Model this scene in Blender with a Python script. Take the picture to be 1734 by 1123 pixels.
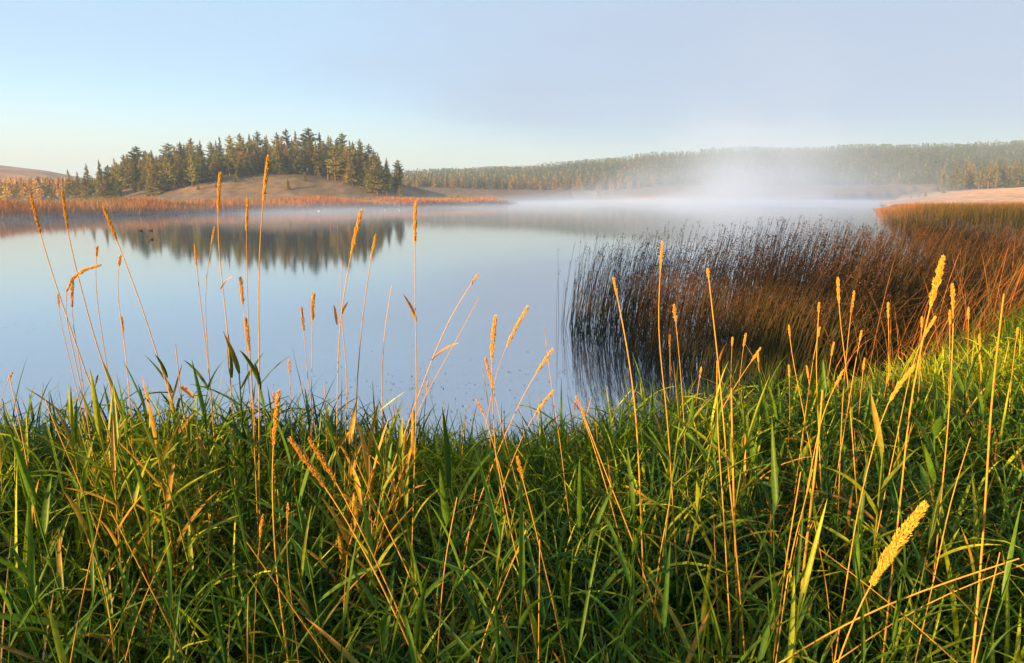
import bpy, math, random
import numpy as np
from mathutils import Vector

for o in list(bpy.data.objects):
    bpy.data.objects.remove(o)
scene = bpy.context.scene
COL = scene.collection
rng = np.random.default_rng(7)
random.seed(7)
R = math.radians

# ------------------------------------------------------------------ camera
CAM_Z = 2.15
FPX = 1156.0                      # focal length in photo pixels (24 mm on 36 mm, 1734 px wide)
CX, CY, HORIZON = 867.0, 561.5, 333.0
PITCH = math.atan((CY - HORIZON) / FPX)
cam = bpy.data.cameras.new('camera')
cam.lens = 24.0; cam.sensor_width = 36.0
cam.clip_start = 0.05; cam.clip_end = 20000
cam_ob = bpy.data.objects.new('camera', cam)
cam_ob.location = (0, 0, CAM_Z)
cam_ob.rotation_euler = (math.pi / 2 - PITCH, 0, 0)
COL.objects.link(cam_ob)
scene.camera = cam_ob

# ------------------------------------------------------------------ light
SUN_AZ = R(128)                   # from the view direction towards the left, so behind the left shoulder
SUN_EL = R(9.5)
sun_dir = Vector((-math.sin(SUN_AZ) * math.cos(SUN_EL), math.cos(SUN_AZ) * math.cos(SUN_EL), math.sin(SUN_EL)))
sun = bpy.data.lights.new('sun', 'SUN')
sun.energy = 5.0; sun.angle = R(0.6); sun.color = (1.0, 0.62, 0.24)
sun_ob = bpy.data.objects.new('sun', sun)
sun_ob.rotation_euler = sun_dir.to_track_quat('Z', 'Y').to_euler()
sun_ob.location = sun_dir * 50
COL.objects.link(sun_ob)

world = bpy.data.worlds.new('World')
scene.world = world
world.use_nodes = True
wn, wl = world.node_tree.nodes, world.node_tree.links
for n in list(wn): wn.remove(n)
w_out = wn.new('ShaderNodeOutputWorld')
w_bg = wn.new('ShaderNodeBackground'); w_bg.inputs['Strength'].default_value = 0.077
sky = wn.new('ShaderNodeTexSky'); sky.sky_type = 'NISHITA'
sky.sun_disc = False
sky.sun_elevation = SUN_EL
sky.sun_rotation = SUN_AZ
sky.altitude = 0; sky.air_density = 1.0; sky.dust_density = 1.0; sky.ozone_density = 3.0
tc = wn.new('ShaderNodeTexCoord')
mp = wn.new('ShaderNodeMapping'); mp.inputs['Scale'].default_value = (1.0, 1.0, 3.0)
nz = wn.new('ShaderNodeTexNoise'); nz.inputs['Scale'].default_value = 1.6
nz.inputs['Detail'].default_value = 5.0; nz.inputs['Roughness'].default_value = 0.5; nz.inputs['Distortion'].default_value = 0.4
wl.new(tc.outputs['Generated'], mp.inputs['Vector']); wl.new(mp.outputs['Vector'], nz.inputs['Vector'])
sep = wn.new('ShaderNodeSeparateXYZ'); wl.new(tc.outputs['Generated'], sep.inputs['Vector'])
def wmath(op, a, b=None, c=None, clamp=False):
    m = wn.new('ShaderNodeMath'); m.operation = op; m.use_clamp = clamp
    for i, v in enumerate((a, b, c)):
        if v is None: continue
        if isinstance(v, (int, float)): m.inputs[i].default_value = v
        else: wl.new(v, m.inputs[i])
    return m.outputs[0]
# a stratus sheet that thickens towards +X (the right) and leaves the sky near the horizon clear
e1 = wmath('MULTIPLY_ADD', sep.outputs['X'], 1.15, 0.22)
e2 = wmath('ADD', e1, wmath('MULTIPLY_ADD', nz.outputs['Fac'], 1.7, -0.85))
low = wn.new('ShaderNodeMapRange'); low.interpolation_type = 'SMOOTHSTEP'
low.inputs['From Min'].default_value = 0.03; low.inputs['From Max'].default_value = 0.125
wl.new(wmath('ADD', sep.outputs['Z'], wmath('MULTIPLY_ADD', nz.outputs['Fac'], 0.10, -0.05)), low.inputs['Value'])
cm = wn.new('ShaderNodeMapRange'); cm.interpolation_type = 'SMOOTHSTEP'
cm.inputs['From Min'].default_value = 0.0; cm.inputs['From Max'].default_value = 0.72
wl.new(e2, cm.inputs['Value'])
mask = wmath('MULTIPLY', wmath('MULTIPLY', cm.outputs[0], low.outputs[0]), 0.94)
mixc = wn.new('ShaderNodeMix'); mixc.data_type = 'RGBA'
wl.new(mask, mixc.inputs[0])
mixc.inputs[7].default_value = (1.58, 1.93, 2.55, 1)
# a thin pale veil of ice haze over the whole sky, thinner near the horizon
veil = wn.new('ShaderNodeMapRange'); veil.interpolation_type = 'SMOOTHSTEP'
veil.inputs['From Min'].default_value = 0.0; veil.inputs['From Max'].default_value = 0.22
veil.inputs['To Min'].default_value = 0.12; veil.inputs['To Max'].default_value = 0.85
wl.new(sep.outputs['Z'], veil.inputs['Value'])
mixv = wn.new('ShaderNodeMix'); mixv.data_type = 'RGBA'
wl.new(veil.outputs[0], mixv.inputs[0]); wl.new(sky.outputs[0], mixv.inputs[6])
mixv.inputs[7].default_value = (1.68, 2.32, 3.05, 1)
glow = wn.new('ShaderNodeMapRange'); glow.interpolation_type = 'SMOOTHSTEP'
glow.inputs['From Min'].default_value = 0.0; glow.inputs['From Max'].default_value = 0.15
glow.inputs['To Min'].default_value = 0.85; glow.inputs['To Max'].default_value = 0.0
wl.new(sep.outputs['Z'], glow.inputs['Value'])
gl = wmath('MULTIPLY', glow.outputs[0], wmath('MULTIPLY_ADD', sep.outputs['X'], -0.55, 0.6, clamp=True))
mixg = wn.new('ShaderNodeMix'); mixg.data_type = 'RGBA'
wl.new(gl, mixg.inputs[0]); wl.new(mixv.outputs[2], mixg.inputs[6])
mixg.inputs[7].default_value = (3.1, 2.85, 2.0, 1)
wl.new(mixg.outputs[2], mixc.inputs[6])
wl.new(mixc.outputs[2], w_bg.inputs['Color'])
wl.new(w_bg.outputs[0], w_out.inputs['Surface'])

vs = scene.view_settings
vs.view_transform = 'Standard'; vs.look = 'None'; vs.gamma = 1; vs.use_curve_mapping = False
vs.exposure = 2.0
cy = scene.cycles
cy.max_bounces = 8; cy.diffuse_bounces = 3; cy.glossy_bounces = 4; cy.transmission_bounces = 3
cy.volume_bounces = 2; cy.transparent_max_bounces = 8
cy.caustics_reflective = False; cy.caustics_refractive = False
cy.use_denoising = True
cy.volume_step_rate = 1.0

# ------------------------------------------------------------------ helpers
SP, CP = math.sin(PITCH), math.cos(PITCH)
def at(px, py, Y):
    """the world point at distance Y seen at photo pixel (px, py)"""
    u, v = (px - CX) / FPX, (CY - py) / FPX
    s = Y / (v * SP + CP)
    return np.array([u * s, Y, CAM_Z + s * (v * CP - SP)])
def project(P):
    x, y, z = P[..., 0], P[..., 1], P[..., 2] - CAM_Z
    dep = y * CP - z * SP
    up = y * SP + z * CP
    return CX + FPX * x / dep, CY - FPX * up / dep

def sstep(a, b, x):
    t = np.clip((np.asarray(x, float) - a) / (b - a), 0, 1)
    return t * t * (3 - 2 * t)

def vnoise(x, y, seed=0):
    """smooth value noise, numpy"""
    x = np.asarray(x, float); y = np.asarray(y, float)
    xi, yi = np.floor(x), np.floor(y)
    fx, fy = x - xi, y - yi
    fx = fx * fx * (3 - 2 * fx); fy = fy * fy * (3 - 2 * fy)
    def h(a, b):
        s = np.sin(a * 127.1 + b * 311.7 + seed * 74.7) * 43758.5453
        return s - np.floor(s)
    return (h(xi, yi) * (1 - fx) + h(xi + 1, yi) * fx) * (1 - fy) + (h(xi, yi + 1) * (1 - fx) + h(xi + 1, yi + 1) * fx) * fy

def mesh_np(name, V, F, col=None, mat=None, smooth=True):
    V = np.ascontiguousarray(V, dtype=np.float32).reshape(-1, 3)
    F = np.ascontiguousarray(F, dtype=np.int32)
    k = F.shape[1]
    me = bpy.data.meshes.new(name)
    me.vertices.add(len(V)); me.vertices.foreach_set('co', V.ravel())
    me.loops.add(F.size); me.loops.foreach_set('vertex_index', F.ravel())
    me.polygons.add(len(F))
    me.polygons.foreach_set('loop_start', np.arange(0, F.size, k, dtype=np.int32))
    me.polygons.foreach_set('use_smooth', np.full(len(F), smooth))
    if col is not None:
        a = me.color_attributes.new('col', 'FLOAT_COLOR', 'POINT')
        c = np.ones((len(V), 4), np.float32); c[:, :3] = np.asarray(col, np.float32).reshape(-1, 3)
        a.data.foreach_set('color', c.ravel())
    me.update(calc_edges=True)
    if mat: me.materials.append(mat)
    return me

def link(name, me, parent=None, loc=None, rot=None, scale=None):
    o = bpy.data.objects.new(name, me)
    COL.objects.link(o)
    if parent is not None: o.parent = parent
    if loc is not None: o.location = loc
    if rot is not None: o.rotation_euler = rot
    if scale is not None: o.scale = scale
    return o

def tag(o, label=None, cat=None, group=None, kind=None):
    if label: o['label'] = label
    if cat: o['category'] = cat
    if group: o['group'] = group
    if kind: o['kind'] = kind
    return o

def join(parts):
    """parts: list of (V, F, C) with the same face size"""
    Vs, Fs, Cs, n = [], [], [], 0
    for V, F, C in parts:
        V = V.reshape(-1, 3); Vs.append(V); Fs.append(F + n); Cs.append(np.asarray(C).reshape(-1, 3)); n += len(V)
    return np.concatenate(Vs), np.concatenate(Fs), np.concatenate(Cs)

def ribbons(base, az, length, width, th0, bend, nseg=5, fold=0.25, col0=None, col1=None, roll=None, power=1.3, side_wind=None):
    """leaf blades: N curved, folded, tapering ribbons. th0 angle from the vertical at the base, bend added to the tip"""
    N = len(base)
    t = np.linspace(0, 1, nseg + 1)
    h = np.stack([np.cos(az), np.sin(az), np.zeros(N)], 1)
    th = th0[:, None] + bend[:, None] * ((t[:-1] + t[1:]) / 2)[None] ** power
    step = (length / nseg)[:, None]
    dx = np.sin(th) * step; dz = np.cos(th) * step
    ch = np.concatenate([np.zeros((N, 1)), np.cumsum(dx, 1)], 1)
    cz = np.concatenate([np.zeros((N, 1)), np.cumsum(dz, 1)], 1)
    P = base[:, None, :] + ch[..., None] * h[:, None, :]
    P[..., 2] += cz
    if side_wind is not None:
        P[..., 0] += side_wind[:, None] * t[None] ** 2
    thv = np.concatenate([th, th[:, -1:]], 1)
    side = np.stack([-np.sin(az), np.cos(az), np.zeros(N)], 1)[:, None, :] * np.ones((1, nseg + 1, 1))
    nrm = -np.cos(thv)[..., None] * h[:, None, :] + np.sin(thv)[..., None] * np.array([0, 0, 1.0])
    if roll is not None:
        rr = roll[:, None] * (0.3 + t[None])
        s2 = side * np.cos(rr)[..., None] + nrm * np.sin(rr)[..., None]
        nrm = nrm * np.cos(rr)[..., None] - side * np.sin(rr)[..., None]
        side = s2
    w = np.minimum(0.45 + t * 3.2, 1.0) * np.clip(1 - t ** 2.2, 0.0, 1) ** 0.8
    w = np.maximum(w, 0.03)
    W = (width[:, None] * w[None] / 2)[..., None]
    V = np.stack([P - side * W - nrm * W * fold * -1.0, P - nrm * W * fold, P + side * W + nrm * W * fold], 2)  # N,S,3,3
    k = (nseg + 1) * 3
    f = []
    for s in range(nseg):
        a = s * 3
        f += [[a, a + 1, a + 4, a + 3], [a + 1, a + 2, a + 5, a + 4]]
    F = (np.array(f)[None] + (np.arange(N) * k)[:, None, None]).reshape(-1, 4)
    C = col0[:, None, None, :] + (col1 - col0)[:, None, None, :] * (t ** 1.4)[None, :, None, None]
    C = np.broadcast_to(C, (N, nseg + 1, 3, 3)).copy()
    C[:, :, 1] *= 1.18          # the paler midrib
    return V.reshape(-1, 3), F, C.reshape(-1, 3)

def tubes(P, rad, sides=4, col0=None, col1=None, cpow=1.0):
    """P: N,S,3 paths; rad: N,S radii"""
    N, S, _ = P.shape
    T = np.gradient(P, axis=1); T /= np.linalg.norm(T, axis=2, keepdims=True) + 1e-9
    ref = np.array([0.31, 0.95, 0.05])
    A = np.cross(T, ref); A /= np.linalg.norm(A, axis=2, keepdims=True) + 1e-9
    B = np.cross(T, A)
    ang = np.linspace(0, 2 * math.pi, sides, endpoint=False)
    V = P[:, :, None, :] + rad[:, :, None, None] * (np.cos(ang)[None, None, :, None] * A[:, :, None, :] + np.sin(ang)[None, None, :, None] * B[:, :, None, :])
    f = []
    for s in range(S - 1):
        for j in range(sides):
            a, b = s * sides + j, s * sides + (j + 1) % sides
            f.append([a, b, b + sides, a + sides])
    F = (np.array(f)[None] + (np.arange(N) * S * sides)[:, None, None]).reshape(-1, 4)
    t = np.linspace(0, 1, S) ** cpow
    C = col0[:, None, None, :] + (col1 - col0)[:, None, None, :] * t[None, :, None, None]
    C = np.broadcast_to(C, (N, S, sides, 3))
    return V.reshape(-1, 3), F, C.reshape(-1, 3)

def spikelets(P, D, size, wid, col):
    """small pointed grains at P along directions D"""
    N = len(P)
    D = D / (np.linalg.norm(D, axis=1, keepdims=True) + 1e-9)
    A = np.cross(D, np.array([0.2, 0.9, 0.35])); A /= np.linalg.norm(A, axis=1, keepdims=True) + 1e-9
    B = np.cross(D, A)
    s = size[:, None]; w = wid[:, None]
    m = P + D * s * 0.42
    V = np.stack([P, m + A * w, m - A * w * 0.5 + B * w * 0.87, m - A * w * 0.5 - B * w * 0.87, P + D * s], 1)
    f = np.array([[0, 2, 1], [0, 3, 2], [0, 1, 3], [4, 1, 2], [4, 2, 3], [4, 3, 1]])
    F = (f[None] + (np.arange(N) * 5)[:, None, None]).reshape(-1, 3)
    C = np.broadcast_to(np.asarray(col).reshape(-1, 1, 3), (N, 5, 3))
    return V.reshape(-1, 3), F, C.reshape(-1, 3)

# ------------------------------------------------------------------ materials
def new_mat(name):
    m = bpy.data.materials.new(name); m.use_nodes = True
    nt = m.node_tree
    for n in list(nt.nodes): nt.nodes.remove(n)
    return m, nt.nodes, nt.links, nt.nodes.new('ShaderNodeOutputMaterial')

def plant_mat(name, rough=0.5, transl=0.3, spec=0.4, noise=0.25, nscale=60, rand=0.0, transl_tint=(1.0, 1.0, 0.6), dew=0.0):
    m, N, L, out = new_mat(name)
    at_ = N.new('ShaderNodeAttribute'); at_.attribute_name = 'col'
    geo = N.new('ShaderNodeNewGeometry')
    nz = N.new('ShaderNodeTexNoise'); nz.inputs['Scale'].default_value = nscale; nz.inputs['Detail'].default_value = 3
    L.new(geo.outputs['Position'], nz.inputs['Vector'])
    mr = N.new('ShaderNodeMapRange'); mr.inputs['To Min'].default_value = 1 - noise; mr.inputs['To Max'].default_value = 1 + noise
    mr.inputs['From Min'].default_value = 0.3; mr.inputs['From Max'].default_value = 0.7
    L.new(nz.outputs['Fac'], mr.inputs['Value'])
    hsv = N.new('ShaderNodeHueSaturation')
    L.new(at_.outputs['Color'], hsv.inputs['Color']); L.new(mr.outputs[0], hsv.inputs['Value'])
    if rand:
        oi = N.new('ShaderNodeObjectInfo')
        r1 = N.new('ShaderNodeMapRange'); r1.inputs['To Min'].default_value = 0.5 - rand * 0.025; r1.inputs['To Max'].default_value = 0.5 + rand * 0.03
        L.new(oi.outputs['Random'], r1.inputs['Value']); L.new(r1.outputs[0], hsv.inputs['Hue'])
    p = N.new('ShaderNodeBsdfPrincipled')
    L.new(hsv.outputs[0], p.inputs['Base Color'])
    p.inputs['Roughness'].default_value = rough; p.inputs['Specular IOR Level'].default_value = spec
    if dew:
        p.inputs['Coat Weight'].default_value = dew; p.inputs['Coat Roughness'].default_value = 0.3
    if transl:
        tr = N.new('ShaderNodeBsdfTranslucent')
        mx = N.new('ShaderNodeMix'); mx.data_type = 'RGBA'; mx.blend_type = 'MULTIPLY'; mx.inputs[0].default_value = 1
        L.new(hsv.outputs[0], mx.inputs[6]); mx.inputs[7].default_value = (*transl_tint, 1)
        L.new(mx.outputs[2], tr.inputs['Color'])
        ms = N.new('ShaderNodeMixShader'); ms.inputs[0].default_value = transl
        L.new(p.outputs[0], ms.inputs[1]); L.new(tr.outputs[0], ms.inputs[2]); L.new(ms.outputs[0], out.inputs['Surface'])
    else:
        L.new(p.outputs[0], out.inputs['Surface'])
    return m

M_LEAF = plant_mat('grass_leaf', rough=0.40, transl=0.24, spec=0.14, noise=0.22, nscale=90)
M_DRY = plant_mat('dry_straw', rough=0.7, transl=0.12, spec=0.2, noise=0.2, nscale=150, transl_tint=(1, .8, .5))
M_HEAD = plant_mat('seed_head', rough=0.85, transl=0.3, spec=0.1, noise=0.3, nscale=350, transl_tint=(1, .8, .5))
M_REED = plant_mat('bulrush', rough=0.6, transl=0.08, spec=0.12, noise=0.25, nscale=12)
M_FAR = plant_mat('far_reed', rough=0.8, transl=0.2, spec=0.1, noise=0.25, nscale=0.6)
M_NEEDLE = plant_mat('conifer_needles', rough=0.7, transl=0.15, spec=0.15, noise=0.35, nscale=0.8, rand=1.0)
M_BARK = plant_mat('bark', rough=0.9, transl=0.0, spec=0.1, noise=0.3, nscale=3)
M_BIRD = plant_mat('plumage', rough=0.7, transl=0.0, spec=0.2, noise=0.15, nscale=30)
M_WEED = plant_mat('water_weed', rough=0.6, transl=0.0, spec=0.3, noise=0.3, nscale=20)

def ground_mat():
    m, N, L, out = new_mat('ground_soil')
    at_ = N.new('ShaderNodeAttribute'); at_.attribute_name = 'col'
    geo = N.new('ShaderNodeNewGeometry')
    n1 = N.new('ShaderNodeTexNoise'); n1.inputs['Scale'].default_value = 0.35; n1.inputs['Detail'].default_value = 8; n1.inputs['Roughness'].default_value = 0.65
    n2 = N.new('ShaderNodeTexNoise'); n2.inputs['Scale'].default_value = 25; n2.inputs['Detail'].default_value = 4
    L.new(geo.outputs['Position'], n1.inputs['Vector']); L.new(geo.outputs['Position'], n2.inputs['Vector'])
    mr = N.new('ShaderNodeMapRange'); mr.inputs['From Min'].default_value = 0.3; mr.inputs['From Max'].default_value = 0.7
    mr.inputs['To Min'].default_value = 0.6; mr.inputs['To Max'].default_value = 1.35
    L.new(n1.outputs['Fac'], mr.inputs['Value'])
    hsv = N.new('ShaderNodeHueSaturation'); L.new(at_.outputs['Color'], hsv.inputs['Color']); L.new(mr.outputs[0], hsv.inputs['Value'])
    p = N.new('ShaderNodeBsdfPrincipled'); p.inputs['Roughness'].default_value = 0.95; p.inputs['Specular IOR Level'].default_value = 0.1
    L.new(hsv.outputs[0], p.inputs['Base Color'])
    b = N.new('ShaderNodeBump'); b.inputs['Strength'].default_value = 0.6; b.inputs['Distance'].default_value = 0.03
    L.new(n2.outputs['Fac'], b.inputs['Height']); L.new(b.outputs[0], p.inputs['Normal'])
    L.new(p.outputs[0], out.inputs['Surface'])
    return m
M_GROUND = ground_mat()

def water_mat():
    m, N, L, out = new_mat('lake_water')
    geo = N.new('ShaderNodeNewGeometry')
    mp = N.new('ShaderNodeMapping'); mp.inputs['Scale'].default_value = (1.6, 4.0, 1.0)
    L.new(geo.outputs['Position'], mp.inputs['Vector'])
    n1 = N.new('ShaderNodeTexNoise'); n1.inputs['Scale'].default_value = 1.4; n1.inputs['Detail'].default_value = 3
    L.new(mp.outputs[0], n1.inputs['Vector'])
    b = N.new('ShaderNodeBump'); b.inputs['Strength'].default_value = 0.035; b.inputs['Distance'].default_value = 0.02
    L.new(n1.outputs['Fac'], b.inputs['Height'])
    fr0 = N.new('ShaderNodeFresnel'); fr0.inputs['IOR'].default_value = 1.33
    L.new(b.outputs[0], fr0.inputs['Normal'])
    fr = N.new('ShaderNodeMapRange'); fr.inputs['To Min'].default_value = 0.74; fr.inputs['To Max'].default_value = 1.0
    L.new(fr0.outputs[0], fr.inputs['Value'])
    d = N.new('ShaderNodeBsdfDiffuse'); d.inputs['Color'].default_value = (0.06, 0.10, 0.14, 1)
    g = N.new('ShaderNodeBsdfGlossy'); g.inputs['Roughness'].default_value = 0.045
    L.new(b.outputs[0], g.inputs['Normal'])
    mx = N.new('ShaderNodeMixShader'); L.new(fr.outputs[0], mx.inputs[0]); L.new(d.outputs[0], mx.inputs[1]); L.new(g.outputs[0], mx.inputs[2])
    L.new(mx.outputs[0], out.inputs['Surface'])
    return m
M_WATER = water_mat()

# ------------------------------------------------------------------ terrain
NEAR_X = [-700, -300, -120, -90, -60, -30, -12, -6, -2.5, 0, 1, 2, 3, 4.5, 7, 12, 20, 30, 45, 70, 110, 160, 240, 400, 700]
NEAR_Y = [120, 100, 62, 42, 22, 11, 6.4, 5.2, 4.75, 4.75, 4.9, 5.3, 6.0, 7.4, 10, 16, 29, 50, 80, 130, 207, 300, 430, 600, 800]
FAR_X = [-700, -300, -120, -90, -48, -45, -40, -29, -14, -4, -2.4, 3, 25, 80, 160, 260, 700]
FAR_Y = [120, 100, 62, 52, 64, 78, 103, 124, 152, 172, 200, 330, 352, 362, 390, 460, 800]
CREST_PX = [-2000, -700, 0, 60, 110, 180, 650, 700, 800, 900, 1000, 1100, 1200, 1350, 1500, 1600, 1734, 2400, 4000]
CREST_PY = [300, 285, 279, 286, 292, 305, 303, 299, 297, 292, 281, 272, 266, 262, 259, 256, 250, 240, 260]

def height(x, y):
    x = np.asarray(x, float); y = np.asarray(y, float)
    wob = (vnoise(x * 0.9, y * 0.9, 3) - 0.5) * 0.5
    near_e = np.interp(x, NEAR_X, NEAR_Y); near_s = np.interp(x + 0.5, NEAR_X, NEAR_Y) - np.interp(x - 0.5, NEAR_X, NEAR_Y)
    dn = (near_e - y) / np.sqrt(1 + near_s ** 2) + wob
    far_e = np.interp(x, FAR_X, FAR_Y); far_s = np.interp(x + 0.5, FAR_X, FAR_Y) - np.interp(x - 0.5, FAR_X, FAR_Y)
    df = (y - far_e) / np.sqrt(1 + far_s ** 2) + wob * 2
    bank = -0.9 + 1.0 * sstep(-3.5, 0.15, dn) + 0.42 * sstep(0, 1.6, dn) + 0.25 * sstep(15, 60, dn) + (4.2 * sstep(0, 38, dn) + 2.0 * sstep(30, 120, dn)) * sstep(30, 70, x) * sstep(125, 190, y)
    bank = bank + (vnoise(x * 1.7, y * 1.7, 5) - 0.5) * 0.10 * sstep(0, 1, dn)
    far = -0.9 + 1.0 * sstep(-6, 0.2, df) + 0.35 * sstep(0, 4, df)
    Y = np.maximum(y, 1.0)
    px = CX + FPX * CP * x / Y
    # the wooded knoll
    r2 = ((x + 84) / 66) ** 2 + ((y - 254) / 50) ** 2
    knoll = 9.5 * np.clip(1 - r2, 0, 1) ** 0.9 + 1.3 * np.exp(-(((x + 84) / 80) ** 2 + ((y - 215) / 45) ** 2))
    knoll += (vnoise(x / 9, y / 9, 8) - 0.5) * 1.2 * np.clip(1 - r2, 0, 1)
    # a blue hill far behind, left of the ridge, and the brown one at the far left
    hill2 = 66.0 * np.exp(-((px - 835) / 150.0) ** 2) * sstep(1500, 2150, y)
    # meadow and the long forested ridge
    crest = np.interp(px, CREST_PX, CREST_PY)
    zc = (HORIZON - crest) / FPX * 0.965 * 1000 + 2
    rise = 7.0 * sstep(352, 500, y) + (vnoise(x / 60, y / 60, 2) - 0.5) * 3 * sstep(380, 500, y)
    ridge = rise + hill2 + np.maximum(zc - 7, 0) * np.clip(sstep(440, 1000, y), 0, 1) * (1 - 0.4 * sstep(1200, 2600, y))
    far = far + knoll * (y > 0) + ridge * sstep(300, 420, y) * (df > 0)
    bank = bank + (ridge - 0) * sstep(300, 460, y) * (dn > 0)
    z = np.maximum(bank, far)
    return z

def ground_colour(x, y, z):
    n = vnoise(x / 14, y / 14, 21)[..., None]; n2 = vnoise(x / 3, y / 3, 22)[..., None]
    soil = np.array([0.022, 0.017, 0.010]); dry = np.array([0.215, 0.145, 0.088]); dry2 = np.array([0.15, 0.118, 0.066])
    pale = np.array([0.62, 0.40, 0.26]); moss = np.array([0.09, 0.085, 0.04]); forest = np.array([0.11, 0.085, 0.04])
    c = soil + 0 * n
    d = np.sqrt(x * x + y * y)[..., None]
    fld = dry * n + dry2 * (1 - n); fld = fld * (0.75 + 0.5 * n2)
    c = c + (fld - c) * sstep(14, 40, d)
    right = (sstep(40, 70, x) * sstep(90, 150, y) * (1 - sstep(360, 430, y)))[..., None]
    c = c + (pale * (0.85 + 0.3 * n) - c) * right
    r2 = (((x + 84) / 60) ** 2 + ((y - 262) / 42) ** 2)[..., None]
    c = c + (forest - c) * (sstep(1.0, 0.6, r2) * 0.0 + (r2 < 0.75) * 0.7)
    c = c + (forest - c) * sstep(500, 560, y)[..., None]
    c = c + (np.array([0.05, 0.065, 0.04]) - c) * sstep(1300, 1500, y)[..., None]
    leftfar = (sstep(-0.52, -0.62, x / np.maximum(y, 1)) * sstep(420, 600, y))[..., None]
    c = c + (np.array([0.42, 0.18, 0.055]) * (0.4 + n) - c) * leftfar
    lowm = ((z < 0.12) & (z > -5))[..., None]
    c = np.where(lowm, soil, c)
    return c

rad = np.concatenate([[0.0], np.geomspace(0.5, 3000, 250)])
ang = np.concatenate([np.linspace(-52, 52, 420), np.linspace(54, 306, 110)])
ang = np.radians(ang)
RR, AA = np.meshgrid(rad, ang, indexing='ij')
GX, GY = RR * np.sin(AA), RR * np.cos(AA)
GZ = height(GX, GY)
nr, na = RR.shape
ii, jj = np.meshgrid(np.arange(nr - 1), np.arange(na), indexing='ij')
j2 = (jj + 1) % na
GF = np.stack([ii * na + jj, ii * na + j2, (ii + 1) * na + j2, (ii + 1) * na + jj], -1).reshape(-1, 4)[:, ::-1]
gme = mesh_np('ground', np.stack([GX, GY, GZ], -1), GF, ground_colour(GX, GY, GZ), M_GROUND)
tag(link('ground', gme), 'dark bank soil running out to brown meadows and a low ridge', None, None, 'structure')

wx = np.linspace(-700, 700, 60); wy = np.linspace(-100, 800, 60)
WX, WY = np.meshgrid(wx, wy, indexing='ij')
ii, jj = np.meshgrid(np.arange(59), np.arange(59), indexing='ij')
WF = np.stack([ii * 60 + jj, (ii + 1) * 60 + jj, (ii + 1) * 60 + jj + 1, ii * 60 + jj + 1], -1).reshape(-1, 4)
wme = mesh_np('lake_water', np.stack([WX, WY, WX * 0], -1), WF, None, M_WATER)
tag(link('lake_water', wme), 'calm lake reflecting the pale sky and the wooded knoll', None, None, 'structure')

# ------------------------------------------------------------------ air: even haze, and the mist lying on the lake
def box(name, lo, hi, mat):
    lo, hi = np.array(lo, float), np.array(hi, float)
    V = np.array([[(lo, hi)[i][0], (lo, hi)[j][1], (lo, hi)[k][2]] for i in (0, 1) for j in (0, 1) for k in (0, 1)])
    F = np.array([[0, 1, 3, 2], [4, 6, 7, 5], [0, 4, 5, 1], [2, 3, 7, 6], [0, 2, 6, 4], [1, 5, 7, 3]])
    return link(name, mesh_np(name, V, F, None, mat, False))

def haze_mat():
    m, N, L, out = new_mat('haze_air')
    v = N.new('ShaderNodeVolumePrincipled'); v.inputs['Color'].default_value = (0.46, 0.66, 1, 1)
    v.inputs['Density'].default_value = 0.00040; v.inputs['Anisotropy'].default_value = 0.0
    L.new(v.outputs[0], out.inputs['Volume'])
    return m
tag(box('haze', (-3300, -3300, -3), (3300, 3300, 125), haze_mat()), 'thin even morning haze over the whole valley', None, None, 'stuff')

def mist_mat(name, build):
    m, N, L, out = new_mat(name)
    geo = N.new('ShaderNodeNewGeometry')
    sp = N.new('ShaderNodeSeparateXYZ'); L.new(geo.outputs['Position'], sp.inputs[0])
    def mt(op, a, b=None, c=None, clamp=False):
        q = N.new('ShaderNodeMath'); q.operation = op; q.use_clamp = clamp
        for i, v in enumerate((a, b, c)):
            if v is None: continue
            if isinstance(v, (int, float)): q.inputs[i].default_value = v
            else: L.new(v, q.inputs[i])
        return q.outputs[0]
    def ss(v, a, b):
        q = N.new('ShaderNodeMapRange'); q.interpolation_type = 'SMOOTHSTEP'
        q.inputs['From Min'].default_value = a; q.inputs['From Max'].default_value = b
        L.new(v, q.inputs['Value']); return q.outputs[0]
    def noise(scale, detail, stretch):
        mp = N.new('ShaderNodeMapping'); mp.inputs['Scale'].default_value = stretch
        L.new(geo.outputs['Position'], mp.inputs['Vector'])
        q = N.new('ShaderNodeTexNoise'); q.inputs['Scale'].default_value = scale; q.inputs['Detail'].default_value = detail
        L.new(mp.outputs[0], q.inputs['Vector']); return q.outputs['Fac']
    dens = build(sp.outputs[0], sp.outputs[1], sp.outputs[2], mt, ss, noise)
    v = N.new('ShaderNodeVolumePrincipled'); v.inputs['Color'].default_value = (0.50, 0.66, 0.96, 1)
    L.new(dens, v.inputs['Density'])
    L.new(v.outputs[0], out.inputs['Volume'])
    return m
def lake_mist(x, y, z, mt, ss, noise):
    n = ss(noise(0.05, 2, (1, 0.6, 3)), 0.30, 0.68)
    v = mt('EXPONENT', mt('MULTIPLY', z, -1.9))
    d = mt('MULTIPLY', mt('MULTIPLY', v, mt('MULTIPLY_ADD', n, 0.85, 0.15)), mt('MULTIPLY', mt('MULTIPLY', ss(y, 26, 105), mt('MULTIPLY_ADD', ss(x, -40, 10), -0.15, 0.65)), 0.055))
    return d
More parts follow.
